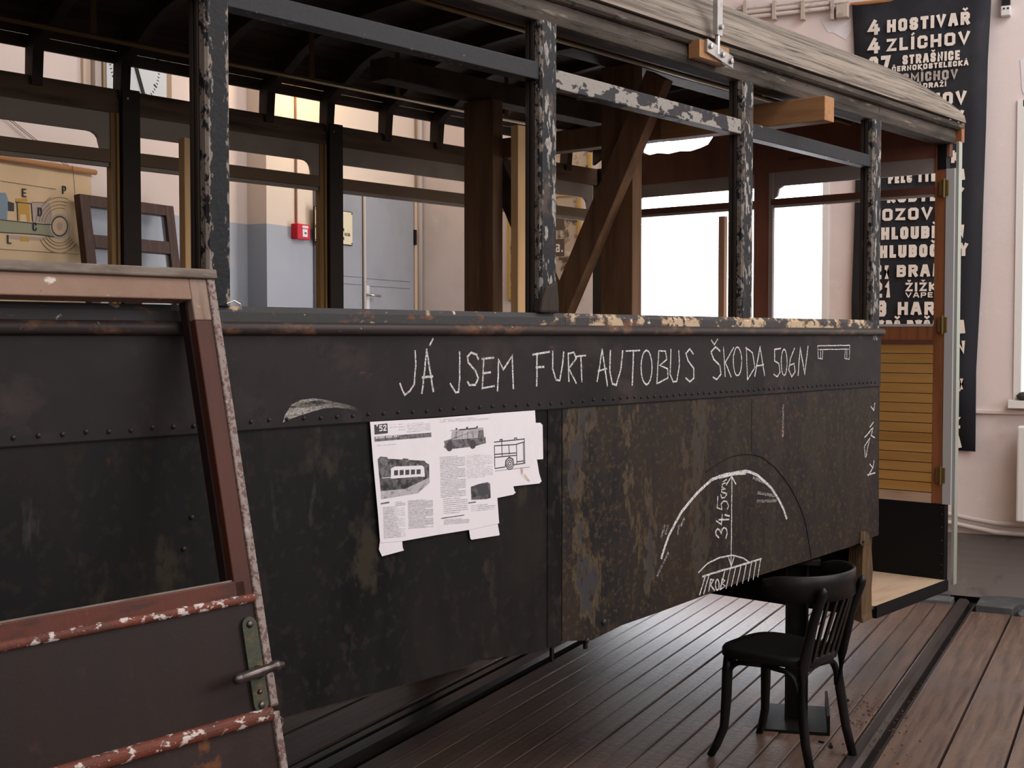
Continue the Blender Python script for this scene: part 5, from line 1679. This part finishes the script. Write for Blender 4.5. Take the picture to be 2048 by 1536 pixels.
# lock plate with lever
lx = (C2d(1418, 665)[0] + C2d(1500, 1215)[0]) / 2
lz1, lz0 = C2d(1420, 668)[1], C2d(1500, 1216)[1]
lw_ = .0205
poly = [(lx + lw_ * cos(pi * i / 8), lz1 - lw_ + lw_ * sin(pi * i / 8)) for i in range(9)] + [(lx - lw_ * cos(pi * i / 8), lz0 + lw_ - lw_ * sin(pi * i / 8)) for i in range(9)]
lp = part(MB().prism(poly, 'y', -.004, .004), 'lock_plate', 'lockplate', dr)
for zz_, r_ in ((lz1 - .018, .009), (lz0 + .016, .009), (lz0 + .046, .006)):
    MB().lathe([(r_, -.004), (r_ * .85, -.008), (r_ * .3, -.009)], (lx, 0, zz_), 'y', 10).build('screw', 'lever', lp, smooth=True)
hz_ = C2d(1480, 985)[1]
MB().lathe([(.016, -.004), (.014, -.014), (.008, -.02), (.008, -.034)], (lx + .004, 0, hz_), 'y', 12).build('rosette', 'lever', lp, smooth=True)
x0h, x1h = C2d(1325, 1040)[0] - .030, C2d(1620, 975)[0] - .030
hzc = hz_ + .004
q_ = [(x0h, -.050, hzc - .004), (x0h + .005, -.052, hzc - .004), (x0h + .016, -.052, hzc - .004), (x0h + .018, -.052, hzc - .004), (x0h + .06, -.050, hzc - .001), (x0h + .082, -.048, hzc + .001), (x1h - .036, -.046, hzc + .003), (x1h - .03, -.046, hzc + .003), (x1h - .018, -.046, hzc + .003), (x1h - .014, -.046, hzc + .003), (x1h - .004, -.046, hzc + .003), (x1h, -.046, hzc + .003)]
MB().tube(q_, [.006, .0115, .0125, .0115, .013, .0115, .010, .0145, .0145, .009, .009, .005], 10).build('lever_handle', 'lever', lp, smooth=True)
MB().tube([(lx + .004, -.03, hz_), (lx + .006, -.048, hzc + .001)], .008, 8).build('spindle', 'lever', lp)
# hinge eye at the edge
ex, ez = C2d(1610, 1275)
MB().tube([(ex + .012 * cos(2 * pi * i / 14), .01, ez + .012 * sin(2 * pi * i / 14)) for i in range(14)], .0045, 6, up=(0, 1, 0), closed=True).build('hinge_eye', 'lever', dr, smooth=True)
part(MB().box(-.004, ex - .008, .004, .016, ez - .004, ez + .010), 'hinge_strap', 'iron', dr)

# ================================================================= BENTWOOD CHAIR
pb0, pb1 = Vector(flr(1622, 1560)), Vector(flr(1697, 1516))
pf0, pf1 = Vector(flr(1424, 1508)), Vector(flr(1526, 1464))
cen = (pb0 + pb1 + pf0 + pf1) / 4
face = ((pf0 + pf1) / 2 - (pb0 + pb1) / 2)
crz = radians(75.5) - pi / 2
chair = empty('bentwood_chair', 'black bentwood cafe chair with curved backrest standing beside the bus', 'chair', (cen.x, cen.y, 0), crz)
ci = Matrix.Rotation(-crz, 2)
lf = [ci @ (p_ - cen) for p_ in (pb0, pb1, pf0, pf1)]
# local: x to the sitter's right side seen from the back, y forward
bx, by = (abs(lf[0].x) + abs(lf[1].x)) / 2, (lf[0].y + lf[1].y) / 2
fx, fy = (abs(lf[2].x) + abs(lf[3].x)) / 2, (lf[2].y + lf[3].y) / 2
bx, fx = max(bx, .178), max(fx, .185)

SH_ = .455


def seat_outline(k=1.0):
    pts = []
    n = 36
    for i in range(n):
        a = 2 * pi * i / n
        c, s = cos(a), sin(a)
        e = .55
        x = (abs(c) ** e) * (1 if c > 0 else -1)
        y = (abs(s) ** e) * (1 if s > 0 else -1)
        wx = .195 + .022 * y
        pts.append((x * wx * k, y * .205 * k + .012))
    return pts


so = seat_outline()
mb = MB()
vs = []
layers = [(.965, SH_ - .040), (1.0, SH_ - .034), (1.0, SH_ - .010), (.97, SH_), (.80, SH_ - .004), (.45, SH_ - .010), (.1, SH_ - .012)]
for k_, z in layers:
    vs += [(x * k_, (y - .012) * k_ + .012, z) for x, y in so]
n = len(so)
fs = [tuple(range(n))[::-1], tuple((len(layers) - 1) * n + i for i in range(n))]
for j in range(len(layers) - 1):
    fs += [(j * n + i, j * n + (i + 1) % n, (j + 1) * n + (i + 1) % n, (j + 1) * n + i) for i in range(n)]
mb.add(vs, fs).build('seat', 'chair', chair, smooth=True)
# front legs, splayed with a backward kick
for sx_ in (-1, 1):
    x_ = sx_ * (fx)
    pts = [(sx_ * .150, .165, SH_ - .035), (sx_ * .156, .170, .36), (sx_ * .160, .172, .24), (sx_ * .166, .178, .12), (sx_ * (.166 + (fx - .166) * .55), .178 + (fy - .178) * .5, .05), (sx_ * fx, fy, 0)]
    MB().tube(pts, [.022, .022, .021, .0185, .017, .015], 10).build('leg', 'chair', chair, smooth=True)
# back legs run up into the back posts
BT = .750
for sx_ in (-1, 1):
    pts = [(sx_ * bx, by, 0), (sx_ * (bx - .006), by + .03, .12), (sx_ * .166, by + .055, .28), (sx_ * .160, -.178, SH_ - .02), (sx_ * .163, -.215, .60), (sx_ * .168, -.256, BT - .03), (sx_ * .168, -.260, BT - .012), (sx_ * .168, -.262, BT)]
    MB().tube(pts, [.0175, .0185, .0205, .0215, .020, .0185, .017, .007], 10).build('back_leg', 'chair', chair, smooth=True)
# curved back band
arcp = []
for i in range(25):
    a = pi * (.0 + i / 24)
    arcp.append((.248 * cos(a), -.045 - .225 * max(0.0, sin(a)) ** .8, .738))
prof = [(-.0085, -.052), (.0085, -.052), (.0085, .046), (.003, .052), (-.003, .052), (-.0085, .046)]
profs = []
for i in range(25):
    e = (.62, .88, .97)[min(i, 24 - i)] if min(i, 24 - i) < 3 else 1.0
    profs.append([(u_, v_ * e) for u_, v_ in prof])
MB().sweep(arcp, profs).build('back_band', 'chair_rim', chair, smooth=True)
# spindles
for i in range(5):
    x_ = -.104 + .052 * i
    yb = -.045 - .225 * (sqrt(max(0, 1 - (x_ / .248) ** 2))) ** .8 + .004
    MB().bar((x_ * .92, -.182, SH_ - .02), (x_, yb, .695), .020, .010, up=(0, 1, 0)).build('spindle', 'chair', chair)
# bent brackets under the seat
def bracket(p0, p1):
    p0, p1 = Vector(p0), Vector(p1)
    pts = [(*p0, .285), (*(p0 + (p1 - p0) * .01), .335)]
    for i in range(1, 6):
        a = pi / 2 * i / 6
        pts.append((*(p0 + (p1 - p0) * (.02 + .22 * (1 - cos(a)))), .335 + .065 * sin(a)))
    m_ = p0 + (p1 - p0) * .5
    pts.append((*m_, .405))
    MB().tube(pts, .0115, 8).build('bentwood_bracket', 'chair', chair, smooth=True)


corners = [(-.158, .168), (.158, .168), (.165, -.155), (-.165, -.155)]
for i in range(4):
    p_, q_ = corners[i], corners[(i + 1) % 4]
    bracket(p_, q_)
    bracket(q_, p_)

# ---- rust crumbs and splinters swept out near the chair
deb = MB()
for i in range(150):
    px, py = random.gauss(1740, 40), random.gauss(1445, 38)
    if py < 1385:
        continue
    x_, y_ = flr(px, py)
    s_ = random.uniform(.002, .006)
    deb.lathe([(s_, 0), (s_ * .8, s_ * .7), (s_ * .2, s_)], (x_, y_, .001), 'z', 5)
for i in range(60):
    x_, y_ = random.uniform(4.9, 8.3), random.uniform(.955, 1.0)
    s_ = random.uniform(.003, .007)
    deb.lathe([(s_, 0), (s_ * .8, s_ * .7), (s_ * .2, s_)], (x_, y_, -.043), 'z', 5)
o = deb.build('floor_crumbs', 'debris')
o['kind'] = 'stuff'
tag(o, 'scattered rust crumbs on the planks right of the chair', 'debris')
for i, (px, py, l_, a_) in enumerate(((1662, 1494, .05, .3), (1642, 1487, .025, 1.2), (1695, 1403, .022, .5))):
    x_, y_ = flr(px, py)
    o = MB().prism([(-l_ / 2, -.006), (l_ / 2, -.004), (l_ / 2 * .8, .006), (-l_ / 2, .005)], 'z', 0, .008).build('wood_splinter', 'iron')
    o.location = (x_, y_, .003)
    o.rotation_euler = (0, 0, a_)
    tag(o, ['longest dark wood splinter lying beside the chair leg', 'stubby dark splinter near the longest splinter', 'dark crumb lying by the stand base near the chair'][i], 'splinter', 'splinters on the floor')
